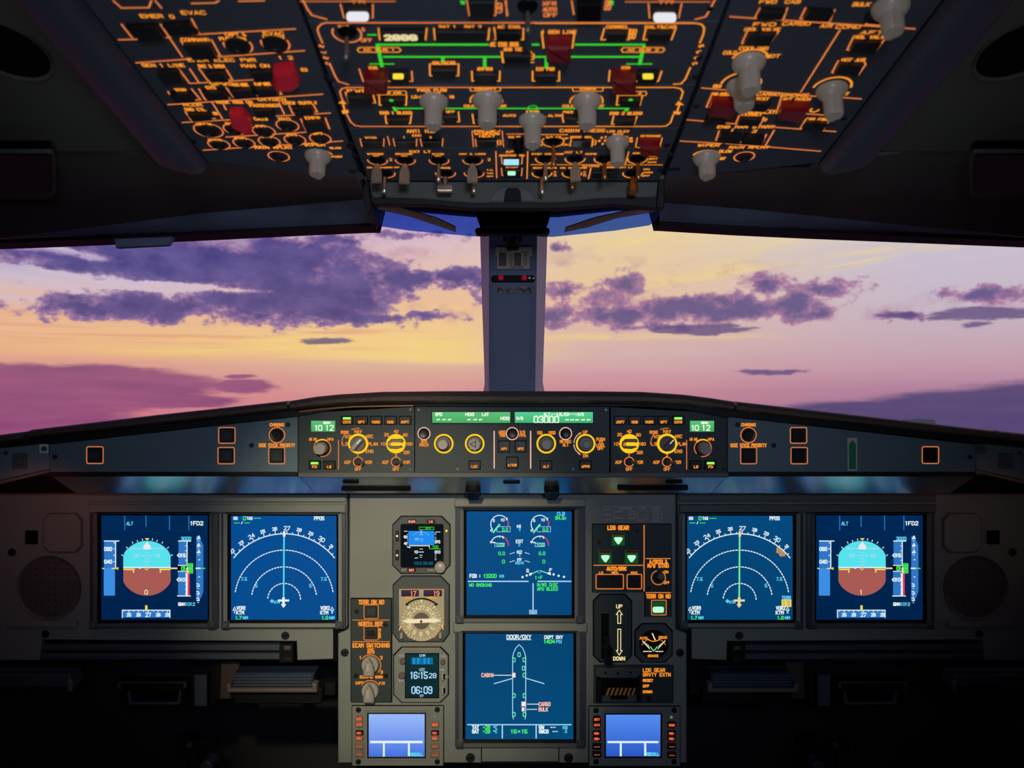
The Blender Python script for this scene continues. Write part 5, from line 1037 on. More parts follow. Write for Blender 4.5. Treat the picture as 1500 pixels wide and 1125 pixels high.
# ---- below the panel ------------------------------------------------
LP = Plane((0, .02, 1.25), (1, 0, 0), (0, 0, 1))
for s_ in (0, 1):
    m_ = (lambda x: x) if not s_ else (lambda x: 1501-x); nm = 'left' if not s_ else 'right'
    def R(b, x0, y0, x1, y1, *a): x0, x1 = sorted((m_(x0), m_(x1))); b.rect(x0, y0, x1, y1, *a)
    def PG(b, pts, *a): b.prism([(m_(p[0]), p[1]) for p in pts], *a)
    t = T('table_rails', 'pair of dark horizontal rails of the sliding table under the %s screens' % nm, 'rail', MP, m_(243), 954)
    t.part('recess', 'well', lambda b: R(b, 56, 940, 430, 970, -.03, -.012)); t.part('rail_bar', 'bezel', lambda b: R(b, 60, 945, 410, 954, -.012, .0, .002)); t.part('rail_bar', 'bezel', lambda b: R(b, 60, 958, 410, 967, -.012, .0, .002))
    t.part('end_bracket', 'lever', lambda b: R(b, 410, 943, 430, 970, -.012, .003, .001)); t.part('bracket_screw', 'screw', lambda b: R(b, 417, 945, 427, 951, .003, .005, .001)); t.part('bracket_screw', 'screwdark', lambda b: R(b, 417, 962, 428, 967, .003, .005, .001))
    t = T('footrest', 'ribbed blue-grey footrest tread below the %s map screen' % nm, 'footrest', LP, m_(410), 995)
    t.part('tread_plate', 'foot', lambda b: PG(b, [(353, 975.5), (468, 975.5), (464, 996), (349, 996)], .0, .03, .002))
    for k in range(4): t.part('tread_rib', 'bezel', lambda b: R(b, 352, 978+k*4.4, 464, 980+k*4.4, .03, .032))
    t.part('front_bar', 'knob_dark', lambda b: PG(b, [(343, 991), (349, 988), (349, 996), (465, 996), (465, 988), (472, 990), (472, 1002), (343, 1002)], .02, .036, .002)); t.part('lower_body', 'lever', lambda b: PG(b, [(344, 1002), (476, 1002), (476, 1024), (350, 1024)], -.02, .02, .002)); t.part('side_pin', 'lever', lambda b: R(b, 478, 996, 493, 1014, -.01, .01))
    t = T('footrest', 'dim outer footrest tread at the far %s below the loudspeaker' % nm, 'footrest', LP, m_(40), 990)
    t.part('tread_plate', 'bezel', lambda b: PG(b, [(-60, 978), (118, 978), (122, 996), (-60, 996)], 0, .03, .002)); t.part('front_bar', 'lever', lambda b: R(b, -60, 996, 124, 1001, .02, .034, .001)); t.part('end_clip', 'steel', lambda b: R(b, 118, 985, 124, 1000, .03, .036, .001))
    t = T('stowage_box', 'dark stowage box with a U-shaped handle under the %s attitude screen' % nm, 'box', LP, m_(235), 1008)
    t.part('box_body', 'lever', lambda b: R(b, 178, 985, 307, 1030, -.06, .01, .002)); t.part('side_plate', 'bezel', lambda b: R(b, 289, 985, 307, 1030, .01, .012, .0006))
    t.part('front_recess', 'black', lambda b: R(b, 182, 988, 284, 1029, .01, .011)); t.part('flap', 'lever', lambda b: R(b, 184, 994, 280, 1007, .011, .018, .002)); t.part('flap_edge', 'screw', lambda b: R(b, 186, 992.5, 280, 994, .016, .019))
    def f(b):
        L = [(*b.P(m_(x), y), .016) for x, y in ((196, 1006), (198, 1024), (268, 1024), (271, 1006))]
        for p, q_ in zip(L[:-1], L[1:]): b.bar3(p, q_, .0025, .0025)
    t.part('handle', 'bezel', f)
    t.part('hinge_lug', 'screw', lambda b: R(b, 182, 993, 186, 1000, .018, .021)); t.part('hinge_lug', 'screw', lambda b: R(b, 277, 993, 281, 1000, .018, .021))
    t = T('support_bracket', 'brownish folded bracket between box and footrest on the %s' % nm, 'bracket', LP, m_(330), 1005)
    t.part('bracket_plate', 'bracket_brown', lambda b: PG(b, [(318, 976), (345, 976), (345, 1010), (336, 1030), (316, 1030)], -.02, -.016, .001)); t.part('bracket_flange', 'lever', lambda b: PG(b, [(311, 976), (318, 976), (316, 1030), (309, 1030)], -.02, .005, .001))
    t = T('rudder_pedal', 'barely visible rudder pedal post in the dark %s footwell' % nm, 'pedal', Plane((0, .12, 1.25), (1, 0, 0), (0, 0, 1)), m_(290), 1095)
    t.part('pedal_plate', 'lever', lambda b: R(b, 264, 1073, 318, 1088, 0, .03, .003)); t.part('pedal_post', 'lever', lambda b: (b.bar3((*b.P(m_(288), 1088), .01), (*b.P(m_(286), 1200), .01), .012, .014, 14))); t.part('adjuster_knob', 'bezel', lambda b: b.disc(m_(311), 1112, 9, .0, .03, 18, .003)); t.part('bolt', 'screw', lambda b: b.disc(m_(289), 1078, 4, .03, .034))
    # footwell side
b = wb(); boxw(b, -.235, .035, 0, -.225, .42, .93); struct('trim_5', b, 'interior'); b = wb(); boxw(b, .225, .035, 0, .235, .42, .93); struct('trim_6', b, 'interior')

# ================================================================ OVERHEAD PANEL
ZA = (150, 0, 3.75); ZB = (440, 0, 4.6875); ZC_ = (720, 0, 4.6875); ZD = (980, 0, 3.75); ZE = (490, 120, 5); ZF = (740, 120, 5)
HO = .0006
def pz(z, x, y): return z[0]+x/z[2], z[1]+y/z[2]
def edge(x): pass
# plane limits helper: keep x lines that run to the vanishing point at (752, 827)
def vx(x, y, y2): return 752+(x-752)*(827-y2)/(827-y)
def vpoly(xl, yl, xr, yr, y0, y1):
    return [(vx(xl, yl, y0), y0), (vx(xr, yr, y0), y0), (vx(xr, yr, y1), y1), (vx(xl, yl, y1), y1)]
def oface(name, label, xl, xr, y0, y1, z=None, g=None, bottom=None):
    "faceplate between columns xl..xr (given at y=0) and rows y0..y1"
    cx = (vx(xl, 0, (y0+y1)/2)+vx(xr, 0, (y0+y1)/2))/2
    t = T(name, label, 'control panel', OP, cx, (y0+y1)/2, g, z)
    t.z = None; pts = vpoly(xl, 0, xr, 0, y0, y1)
    if bottom: pts = pts[:2]+bottom
    t.part('faceplate', 'overhead', lambda b: b.prism(pts, -.012, 0, .0006)); t.z = z; return t
def obtn(t, pts, m='key', h=.0045):
    "square push switch from four corner pixels (tl, tr, br, bl)"
    if len(pts) == 2:
        (x0, y0), (x1, y1) = pts; pts = [(x0, y0), (x1, y0), (x1, y1), (x0, y1)]
    return t.part('push_switch', m, lambda b: b.prism(pts, 0, h, .0006))
def rotary(t, x, y, r=19, tall=.026, m='knob_clear', lab='translucent rotary knob'):
    "r = skirt radius in px, x y = base centre"
    R = r*abs(t.b().q(x, y))
    o = t.part('rotary_knob', m, lambda b: b.lathe(x, y, [(R, .0005), (R*1.0, .003), (R*.86, .006), (R*.62, .009), (R*.6, tall-.002), (R*.52, tall)], 28), label=lab)
    def f(b):
        u, v = b.P(x, y)
        b.prismL([(u-R*.2, v-R*.66), (u+R*.2, v-R*.66), (u+R*.2, v+R*.66), (u-R*.2, v+R*.66)], .008, tall+.0006, .001)
    t.part('knob_grip', m, f, o)
    def g_(b):
        u, v = b.P(x, y); b.add([(u-.0005, v-R*.70, .006), (u+.0005, v-R*.70, .006), (u+.0005, v-R*.70, tall-.003), (u-.0005, v-R*.70, tall-.003)], [(0, 1, 2, 3)])
    t.part('pointer_line', 'lineo', g_, o, smooth=None)
    return o
def toggle(t, x, y, kind='thin', L=.02, lean=0, m='steel'):
    "toggle switch, lever along the normal with a small lean"
    o = t.part('toggle_switch', 'black', lambda b: b.lathe(x, y, [(.0075, .0), (.0068, .0012), (.004, .0018), (.003, .0018), (.0028, .005)], 18))
    def f(b):
        u, v = b.P(x, y)
        if kind == 'thin': b.bar3((u, v, .004), (u, v+lean, L), .0016, .0022, 12); b.bar3((u, v+lean, L), (u, v+lean, L+.002), .0028, .002, 12)
        elif kind == 'fat': b.bar3((u, v, .004), (u, v+lean, L*.5), .002, .003, 12); b.bar3((u, v+lean, L*.45), (u, v+lean, L), .0042, .005, 14)
        elif kind == 'block': b.bar3((u, v, .004), (u, v+lean, L), .002, .0026, 12); b.prismL([(u-.0075, v+lean-.003), (u+.0075, v+lean-.003), (u+.0075, v+lean+.003), (u-.0075, v+lean+.003)], L, L+.006, .001)
        else:
            w0, w1 = .0012, .0048; n = [(w0, .004), (w1*.8, L*.45), (w1, L*.55), (w1*1.05, L)]
            for (a0, h0), (a1, h1) in zip(n[:-1], n[1:]):
                q = .0018; vs = [(u-a0, v-q, h0), (u+a0, v-q, h0), (u+a0, v+q, h0), (u-a0, v+q, h0), (u-a1, v-q, h1), (u+a1, v-q, h1), (u+a1, v+q, h1), (u-a1, v+q, h1)]
                b.add(vs, [(0, 1, 5, 4), (1, 2, 6, 5), (2, 3, 7, 6), (3, 0, 4, 7), (4, 5, 6, 7)])
    lv = t.part('toggle_lever', m, f, o)
    if kind == 'paddle':
        def g_(b):
            u, v = b.P(x, y)
            for k in range(4): hh = L*(.58+.1*k); b.prismL([(u-.0046, v-.0024), (u+.0046, v-.0024), (u+.0046, v-.0016), (u-.0046, v-.0016)], hh, hh+.0009)
        t.part('lever_ribs', 'brass', g_, o)['kind'] = 'stuff'
    return o
def guardc(t, x0, y0, x1, y1, m='guard', h=.012):
    return t.part('switch_guard', m, lambda b: b.rect(x0, y0, x1, y1, 0, h, .002, 3), label='red flip-up guard')
def screws(t, lst, m='screwdark'):
    z, t.z = t.z, None
    for x, y in lst: o = t.part('quarter_turn_screw', m, lambda b: b.disc(x, y, 5, 0, .001, 12, .0003)); t.part('screw_slot', 'black', lambda b: b.line([(x-3, y), (x+3, y-1)], 1.2, .0013), o, smooth=None)
    t.z = z
XL, XR = 439, 1066            # centre section edges at y=0
# backing frame and bezels
t = T('overhead_panel_frame', 'dark blue-grey overhead frame with broad rounded side bezels', 'frame', OP, 752, 130)
t.part('backing', 'black', lambda b: b.prism([(-40, -190), (1540, -190), (1186, 262), (980, 262), (966, 266), (540, 266), (520, 262), (318, 250)], -.025, -.013))
for s_ in (0, 1):
    m_ = (lambda x: x) if not s_ else (lambda x: 1504-x)
    def f(b):
        prof = [(.302, -.014), (.302, .010), (.306, .016), (.314, .018), (.340, .012), (.350, .002), (.353, -.014)]
        v0, v1 = b.pl.loc(752, 236)[1], b.pl.loc(752, -190)[1]; cols = [(v0-.004, .93, -.6), (v0, .985, 0), (v0+.012, 1, 1), (v0+.05, 1, 1), (v1, 1, 1)]
        vs = []; sg = 1 if s_ else -1
        for v, k, hk in cols:
            for x, h in prof: xx = .302+(x-.302)*(1 if hk == 1 else (.8 if hk == 0 else .55)); vs.append((sg*xx-b.a[0]+.0015, v-b.a[1], h if hk == 1 else (h*.8 if hk == 0 else -.014+(h+.014)*.25)))
        n = len(prof); fs = [(i*n+j, i*n+j+1, (i+1)*n+j+1, (i+1)*n+j) for i in range(len(cols)-1) for j in range(n-1)]+[tuple(range(n))]
        b.add(vs, fs)
    t.part('side_bezel', 'bezel', f, label='broad rounded side bezel')
    t.part('inner_gap', 'black', lambda b: b.prism([(m_(vx(124, 0, -190)), -190), (m_(vx(114, 0, -190)), -190), (m_(vx(114, 0, 238)), 238), (m_(vx(124, 0, 238)), 238)], -.012, .001))
# --- centre: upper strip
t = oface('fuel_panel', 'top centre overhead strip with two white-lit switches, nearest the camera', XL, XR, -150, 29.5, z=ZB)
l = t.ink('line')
l.line([(-10, -60), (50, 60), (80, 100), (180, 128)], 13, HO); l.line([(0, 5), (650, 5)], 8, HO) ; 
o = obtn(t, [(300, 20), (480, 20), (488, 112), (308, 112)]); t.part('lit_legend', 'lamp_white', lambda b: b.rect(318, 42, 472, 102, .0045, .0056, 0, 24), o, 'bright white lit legend')
l.line([(275, 25), (300, 118), (498, 118), (498, 25)], 10, HO, False); t.ink('lineo').text('TR', 395, 8, w=100, hh=22, sw=8, h=HO)
obtn(t, [(1160, -20), (1325, -20), (1325, 85), (1165, 85)]); t.ink('lineo').line([(1140, -20), (1160, 102), (1340, 102), (1345, -20)], 10, HO); t.ink('lineo').text('MODE', 1240, 6, w=100, hh=20, sw=8, h=HO); t.ink('lineo').text('8', 1370, 40, hh=40, sw=9, h=HO); t.ink('lineo').line([(1405, 0), (1425, 100)], 9, HO); t.ink('greenline').poly([(1095, 0), (1130, 0), (1130, 25), (1105, 25)], HO)
t.z = ZC_; l = t.ink('lineo', name='lettering_right') if 0 else None
b = t.b(); b.line([(920, 8), (1500, 8)], 8, HO); b.line([(1560, -60), (1500, 60), (1470, 110), (1400, 128)], 13, HO); b.line([(1078, 20), (1085, 118), (1285, 118), (1305, 20)], 10, HO); b.text('TR', 1195, 8, w=100, hh=22, sw=8, h=HO)
for s_, x, y in (('XFR', 398, 20), ('AUTO', 400, 60), ('OFF', 405, 98)): b.text(s_, x, y, w=90, hh=22, sw=9, h=HO)
b.text('8', 50, 50, hh=60, sw=10, h=HO); b.line([(100, 0), (105, 105)], 9, HO); b.line([(550, 0), (565, 95)], 10, HO); b.text('86', 800, 30, w=40, hh=60, sw=10, h=HO); b.build('lettering', 'line', t.e, smooth=None)['kind'] = 'stuff'
o = obtn(t, [(1095, 25), (1285, 25), (1280, 112), (1092, 112)]); t.part('lit_legend', 'lamp_white', lambda b: b.rect(1110, 48, 1266, 108, .0045, .0056, 0, 24), o, 'bright white lit legend')
obtn(t, [(585, -20), (755, -20), (750, 100), (590, 100)], 'black', .006); toggle(t, 248, 40, 'thin', .02, 0, 'screw')
t.z = ZB; t.ink('greenline').poly([(2115, 0), (2150, 0), (2150, 30), (2125, 30)], HO); t.done()
# --- centre: ELEC
t = oface('electrical_panel', 'centre overhead panel with green power lines and two amber lights', XL, XR, 30.5, 123, z=ZB)
l = t.ink('line')
l.line([(180, 152), (150, 158), (125, 178), (118, 200), (130, 240), (152, 290)], 12, HO); l.line([(205, 440), (240, 520), (262, 556), (330, 576)], 12, HO); l.line([(175, 152), (2700, 152)], 12, HO)
for i, c_ in enumerate('ELEC'): l.text(c_, 145+i*15, 312+i*40, hh=26, w=None, sw=11, h=HO, rot=-60)
l.arc(320, 225, 98, 60, 300, 12, HO); l.text('BAT', 300, 180, w=70, hh=20, sw=8, h=HO); l.text('O', 432, 198, hh=20, sw=8, h=HO); l.text('OFF', 455, 272, w=74, hh=20, sw=8, h=HO)
toggle(t, 322, 215, 'thin', .022, 0, 'screw')
g = t.ink('greenline', name='green_lines'); a = t.ink('ambero')
def bx(x0, y0, x1, y1, ink, top=False, sl=0, w=11): ink.line([(x0-sl, y0), (x0, y1), (x1, y1), (x1+sl, y0)] + ([(x0-sl, y0)] if top else []), w, HO)
obtn(t, [(545, 185), (855, 185), (855, 255), (555, 255)]); bx(545, 190, 860, 268, a, sl=8); g.line([(465, 235), (520, 235)], 14, HO)
o = t.part('voltage_window', 'key', lambda b: b.rect(560, 190, 850, 250, .0045, .005)); c = t.b(); c.text('2888', 690, 215, w=210, hh=30, sw=20, h=.0054); c.build('digits', 'tan', o, smooth=None)
obtn(t, [(925, 185), (1280, 185), (1280, 255), (930, 255)]); bx(925, 190, 1290, 268, a, sl=8); a.text('BAT 1', 1010, 180, w=110, hh=18, sw=8, h=HO); a.text('BAT 2', 1185, 180, w=110, hh=18, sw=8, h=HO)
obtn(t, [(1340, 190), (1500, 190), (1500, 255), (1345, 255)]); a.line([(1330, 185), (1345, 268), (1530, 268), (1532, 190)], 11, HO); a.text('AC ESS', 1430, 180, w=150, hh=18, sw=8, h=HO)
g.line([(530, 302), (1285, 302)], 22, HO); g.line([(530, 302), (560, 450)], 26, HO); g.line([(575, 386), (1370, 386)], 20, HO); g.line([(480, 435), (640, 435)], 12, HO); g.line([(978, 386), (978, 415)], 24, HO); g.line([(1266, 386), (1266, 460)], 24, HO)
a.line([(405, 322), (675, 322), (690, 340), (675, 354), (405, 354), (392, 338)], 9, HO, True); a.text('AC BUS 1', 540, 338, w=210, hh=14, sw=8, h=HO)
a.text('AC ESS BUS', 1400, 300, w=190, hh=24, sw=10, h=HO); a.text('BUS TIE', 1460, 334, w=120, hh=20, sw=9, h=HO)
a.line([(1385, 350), (1390, 424), (1600, 424)], 12, HO); obtn(t, [(1400, 350), (1585, 350), (1580, 412), (1400, 412)])
bx(890, 435, 1085, 516, a, sl=2, w=11); a.line([(890, 435), (1085, 435)], 9, HO); a.text('GALY&CAB', 985, 428, w=150, hh=20, sw=9, h=HO); obtn(t, [(905, 450), (1072, 450), (1068, 502), (908, 502)])
bx(1180, 485, 1368, 552, a, sl=2); a.text('APU GEN', 1266, 470, w=100, hh=20, sw=9, h=HO); obtn(t, [(1192, 480), (1350, 480), (1350, 540), (1196, 540)])
l.line([(404, 470), (432, 556)], 11, HO); l.line([(600, 554), (770, 554), (765, 485)], 11, HO); a.text('IDG', 498, 462, w=56, hh=20, sw=9, h=HO); guardc(t, 440, 472, 600, 566)
o = obtn(t, [(615, 470), (745, 470), (750, 540), (620, 540)]); t.part('lit_legend', 'lamp_yellow', lambda b: b.rect(636, 470, 710, 502, .0045, .0056, 0, 10), o, 'lit amber-yellow legend')
t.z = ZC_; b = t.b(); gb = t.b()
b.line([(300, 155), (1400, 155)], 12, HO); b.line([(1400, 155), (1440, 162), (1460, 185), (1455, 230), (1430, 290)], 12, HO); b.line([(1365, 460), (1330, 540), (1300, 572), (1250, 574)], 12, HO)
for i, c_ in enumerate('ELEC'): b.text(c_, 1440-i*15, 312+i*40, hh=26, sw=11, h=HO, rot=60)
b.line([(200, 190), (195, 268), (20, 268)], 11, HO); b.text('EXT PWR', 1440, 180, w=10, h=HO) if 0 else None
b.line([(345, 215), (358, 325)], 12, HO); b.line([(570, 215), (555, 325)], 12, HO); b.text('1 GEN LINE', 465, 215, w=230, hh=20, sw=9, h=HO); b.line([(775, 190), (752, 268), (940, 268), (950, 195)], 11, HO); b.text('COMMRCL', 865, 180, w=150, hh=18, sw=8, h=HO); b.text('88', 970, 230, w=40, hh=60, sw=10, h=HO)
b.line([(1060, 190), (1042, 268), (1235, 268), (1265, 190)], 11, HO); b.text('GALY&CAB', 1160, 180, w=210, hh=18, sw=8, h=HO)
gb.line([(285, 302), (320, 302)], 20, HO); gb.line([(580, 302), (1045, 302), (1048, 320)], 20, HO); gb.line([(1035, 355), (1018, 435)], 26, HO); gb.line([(930, 435), (1100, 435)], 12, HO); gb.line([(305, 386), (1010, 386)], 20, HO); gb.line([(378, 386), (376, 460)], 24, HO)
b.line([(905, 322), (1175, 322), (1188, 338), (1172, 354), (902, 354), (892, 338)], 9, HO, True); b.text('AC BUS 2', 1040, 338, w=210, hh=14, sw=8, h=HO)
b.line([(68, 350), (82, 424), (262, 424), (270, 350)], 12, HO); b.text('8', 278, 385, hh=40, sw=10, h=HO); b.line([(282, 485), (282, 552), (465, 552), (465, 485)], 11, HO); b.text('EXT PWR', 370, 470, w=120, hh=20, sw=9, h=HO)
b.line([(812, 480), (805, 554)], 11, HO); b.line([(985, 554), (1145, 554), (1168, 485)], 11, HO); b.text('IDG', 920, 462, w=56, hh=20, sw=9, h=HO)
b.build('lettering', 'ambero', t.e, smooth=None)['kind'] = 'stuff'; gb.build('green_lines', 'greenline', t.e, smooth=None)['kind'] = 'stuff'
guardc(t, 375, 235, 545, 345); guardc(t, 828, 470, 990, 568); obtn(t, [(30, 190), (205, 190), (200, 250), (35, 250)]); obtn(t, [(95, 352), (248, 352), (245, 405), (98, 405)]); obtn(t, [(790, 195), (935, 195), (925, 252), (785, 252)]); obtn(t, [(1075, 195), (1240, 195), (1225, 252), (1070, 252)]); obtn(t, [(298, 485), (450, 485), (445, 540), (300, 540)])
o = obtn(t, [(1005, 470), (1145, 470), (1130, 540), (1000, 540)]); t.part('lit_legend', 'lamp_yellow', lambda b: b.rect(1036, 470, 1110, 502, .0045, .0056, 0, 10), o, 'lit amber-yellow legend')
t.done(); screws(t, [(1019, 112), (1024, 84), (484, 130-14)])
# --- centre: AIR
t = oface('air_panel', 'centre overhead panel with four translucent knobs along a green line', XL, XR, 124, 186.5, z=ZE)
l = t.ink('line', name='outline'); a = t.ink('ambero'); g = t.ink('greenline', name='green_lines')
l.line([(1500, 36), (90, 36), (55, 45), (40, 65), (48, 100), (60, 130)], 12, HO); l.line([(85, 225), (120, 290), (150, 315), (195, 322), (1500, 322)], 12, HO)
a.poly([(25, 152), (62, 128), (90, 158)], HO); a.poly([(50, 205), (100, 200), (105, 222), (60, 230)], HO); a.line([(62, 155), (75, 205)], 14, HO)
obtn(t, [(90, 80), (275, 80), (280, 140), (110, 140)]); a.line([(80, 70), (110, 155)], 11, HO); a.line([(278, 70), (300, 150)], 11, HO); l.line([(115, 150), (285, 150)], 12, HO); a.text('FWD', 170, 60, w=150, hh=20, sw=11, h=HO)
a.line([(310, 62), (520, 62), (528, 76), (520, 90), (310, 90), (302, 76)], 8, HO, True); a.text('RAM AIR', 415, 76, w=140, hh=14, sw=10, h=HO); bx(330, 92, 525, 166, a, sl=4, w=11); obtn(t, [(345, 100), (515, 100), (512, 152), (350, 152)]); g.circ(418, 92, 10, 12, HO+.005)
g.line([(430, 170), (448, 205)], 26, HO); g.line([(450, 190), (1500, 190)], 16, HO); a.text('ENG 1 BLEED', 450, 222, w=230, hh=20, sw=10, h=HO); bx(380, 240, 555, 300, a, sl=8, w=11); obtn(t, [(392, 245), (545, 245), (542, 292), (395, 292)])
a.text('PACK FLOW', 715, 55, w=210, hh=20, sw=10, h=HO); a.text('NORM', 722, 78, w=100, hh=14, sw=8, h=HO); a.text('LO', 585, 105, w=36, hh=20, sw=9, h=HO); a.text('HI', 862, 105, w=30, hh=20, sw=9, h=HO); a.arc(725, 150, 122, -55, 55, 11, HO)
a.line([(1000, 35), (1210, 35), (1218, 48), (1210, 62), (1000, 62), (992, 48)], 8, HO, True); a.text('COCKPIT', 1105, 48, w=150, hh=14, sw=9, h=HO); a.arc(1112, 135, 118, -100, 100, 11, HO); g.circ(1106, 74, 12, 14, HO); a.text('COLD', 985, 172, w=70, hh=16, sw=8, h=HO); a.text('HOT', 1238, 172, w=40, hh=16, sw=8, h=HO)
a.text('OFF', 850, 214, w=60, hh=16, sw=8, h=HO); a.line([(800, 288), (915, 288), (908, 215)], 10, HO); obtn(t, [(800, 225), (898, 225), (895, 278), (800, 278)]); a.line([(1010, 232), (1020, 300), (1140, 300)], 11, HO); obtn(t, [(1028, 245), (1200, 245), (1200, 292), (1030, 292)]); a.text('AUTO', 1280, 242, w=90, hh=16, sw=8, h=HO)
a.text('X BLEED', 1450, 215, w=90, hh=18, sw=9, h=HO); a.arc(1450, 285, 110, -55, 55, 12, HO); g.circ(1452, 188, 34, 8, HO)
rotary(t, 727, 130, 105, .026); rotary(t, 1120, 118, 112, .026); rotary(t, 1450, 268, 100, .027)
t.z = ZF; b = t.b(); gb = t.b()
b.line([(0, 36), (1240, 36), (1285, 45), (1302, 70), (1285, 125)], 12, HO); b.line([(1232, 235), (1210, 295), (1180, 318), (1140, 322), (0, 322)], 12, HO); b.poly([(1245, 165), (1270, 135), (1310, 165)], HO); b.poly([(1232, 210), (1290, 215), (1275, 235), (1232, 230)], HO); b.line([(1275, 165), (1260, 210)], 14, HO)
b.line([(500, 35), (710, 35), (718, 48), (710, 64), (500, 64), (492, 48)], 8, HO, True); b.text('CABIN', 605, 48, w=110, hh=14, sw=9, h=HO); b.arc(595, 140, 120, -100, 100, 11, HO); b.text('COLD', 462, 172, w=80, hh=16, sw=8, h=HO); b.text('HOT', 700, 172, w=46, hh=16, sw=8, h=HO); b.text('PACK', 462, 216, w=70, hh=16, sw=8, h=HO)
b.line([(418, 230), (425, 290), (530, 290)], 11, HO); b.line([(820, 65), (1028, 65), (1036, 78), (1028, 95), (820, 95), (812, 78)], 8, HO, True); b.text('PACK 2', 925, 79, w=140, hh=14, sw=9, h=HO); b.line([(825, 98), (815, 165), (985, 168), (1005, 98)], 11, HO); b.text('ENG 2 BLEED', 885, 226, w=230, hh=20, sw=10, h=HO); b.line([(795, 245), (780, 305), (945, 306), (965, 248)], 11, HO); b.text('MAN', 1450, 215, w=10, h=HO) if 0 else None; b.text('ALTN', 360, 243, w=90, hh=16, sw=8, h=HO)
gb.line([(0, 190), (885, 190), (895, 205)], 16, HO); gb.line([(885, 205), (905, 175)], 26, HO); gb.circ(600, 74, 12, 14, HO); gb.circ(918, 92, 10, 12, .005)
b.build('lettering', 'ambero', t.e, smooth=None)['kind'] = 'stuff'; gb.build('green_lines', 'greenline', t.e, smooth=None)['kind'] = 'stuff'
obtn(t, [(435, 235), (530, 235), (530, 282), (435, 282)]); obtn(t, [(840, 102), (995, 102), (980, 158), (835, 158)]); obtn(t, [(805, 250), (955, 250), (940, 295), (800, 295)]); rotary(t, 598, 125, 108, .026); t.done()
# --- centre: ANTI ICE / CABIN PRESS
t = oface('anti_ice_panel', 'slim overhead row lettered ANTI ICE and CABIN PRESS', XL, XR, 187.5, 215.5, z=ZE)
l = t.ink('line', name='outline'); a = t.ink('amber')
a.text('ANTI ICE', 630, 357, w=200, hh=24, sw=9, h=HO); a.text('ENG', 602, 388, w=60, hh=16, sw=6, h=HO); a.text('WING', 265, 404, w=80, hh=14, sw=6, h=HO); a.text('1', 510, 402, hh=14, sw=7, h=HO); a.text('2', 704, 402, hh=14, sw=7, h=HO)
for x0, x1 in ((200, 360), (442, 600), (640, 790)): l.line([(x0-12, 412), (x0, 466), (x1, 466), (x1+(2 if x0 < 600 else 4), 412)], 8, HO); obtn(t, [(x0+2, 420), (x1-4, 420), (x1-4, 458), (x0+8, 458)], h=.003)
l.line([(388, 395), (405, 460)], 8, HO); a.text('PROBE/', 1118, 358, w=190, hh=18, sw=9, h=HO); a.text('WINDOW', 1118, 376, w=180, hh=15, sw=9, h=HO); a.text('HEAT', 1118, 394, w=110, hh=16, sw=8, h=HO)
l.line([(1008, 355), (1018, 470)], 8, HO); l.line([(1228, 355), (1238, 470)], 8, HO); l.line([(1032, 415), (1038, 466), (1190, 466)], 8, HO); obtn(t, [(1044, 412), (1185, 412), (1185, 458), (1046, 458)], h=.003); a.text('8', 1206, 440, hh=40, sw=8, h=HO)
l.line([(1262, 378), (1390, 378)], 10, HO); a.text('VALVE', 1318, 400, w=90, hh=16, sw=7, h=HO); t.part('round_gauge', 'key', lambda b: b.disc(1298, 434, 26, 0, .004)); t.part('black_knob', 'black', lambda b: b.lathe(1345, 425, [(.006, 0), (.005, .006), (.004, .012)], 16))
t.z = ZF; b = t.b()
b.text('CABIN PRESS', 565, 352, w=325, hh=24, sw=9, h=HO); b.text('LDG ELEV', 825, 358, w=160, hh=16, sw=7, h=HO); b.text('AUTO', 825, 378, w=70, hh=12, sw=6, h=HO); b.line([(262, 382), (455, 382)], 10, HO); b.text('V/S CTL', 360, 402, w=120, hh=16, sw=7, h=HO); b.text('MODE SEL', 560, 400, w=160, hh=14, sw=7, h=HO)
b.line([(485, 405), (475, 466), (635, 468), (640, 410)], 8, HO); b.text('8', 652, 440, hh=40, sw=8, h=HO); b.arc(350, 432, 80, 60, 300, 9, HO); b.text('PWR', 230, 460, w=80, hh=14, sw=6, h=HO); b.text('UP', 445, 410, w=34, hh=14, sw=6, h=HO); b.text('DN', 442, 456, w=40, hh=14, sw=6, h=HO)
for s_, x, y in (('2', 706, 405), ('0', 690, 428), ('2', 714, 450), ('4', 735, 400), ('6', 732, 425), ('8', 890, 400), ('10', 920, 410), ('12', 922, 430), ('14', 888, 455)): b.text(s_, x, y, hh=14, sw=8, h=HO)
b.arc(825, 440, 78, -70, 80, 8, HO); b.text('DITCHING', 1065, 392, w=140, hh=14, sw=7, h=HO); b.line([(968, 405), (955, 472), (985, 478)], 8, HO); b.line([(1150, 405), (1132, 475)], 8, HO); b.build('lettering', 'amber', t.e, smooth=None)['kind'] = 'stuff'
obtn(t, [(490, 412), (628, 412), (625, 458), (485, 458)], h=.003); guardc(t, 985, 400, 1132, 466, h=.012); toggle(t, 352, 432, 'thin', .024, 0, 'brass'); rotary(t, 820, 425, 85, .025); t.done()
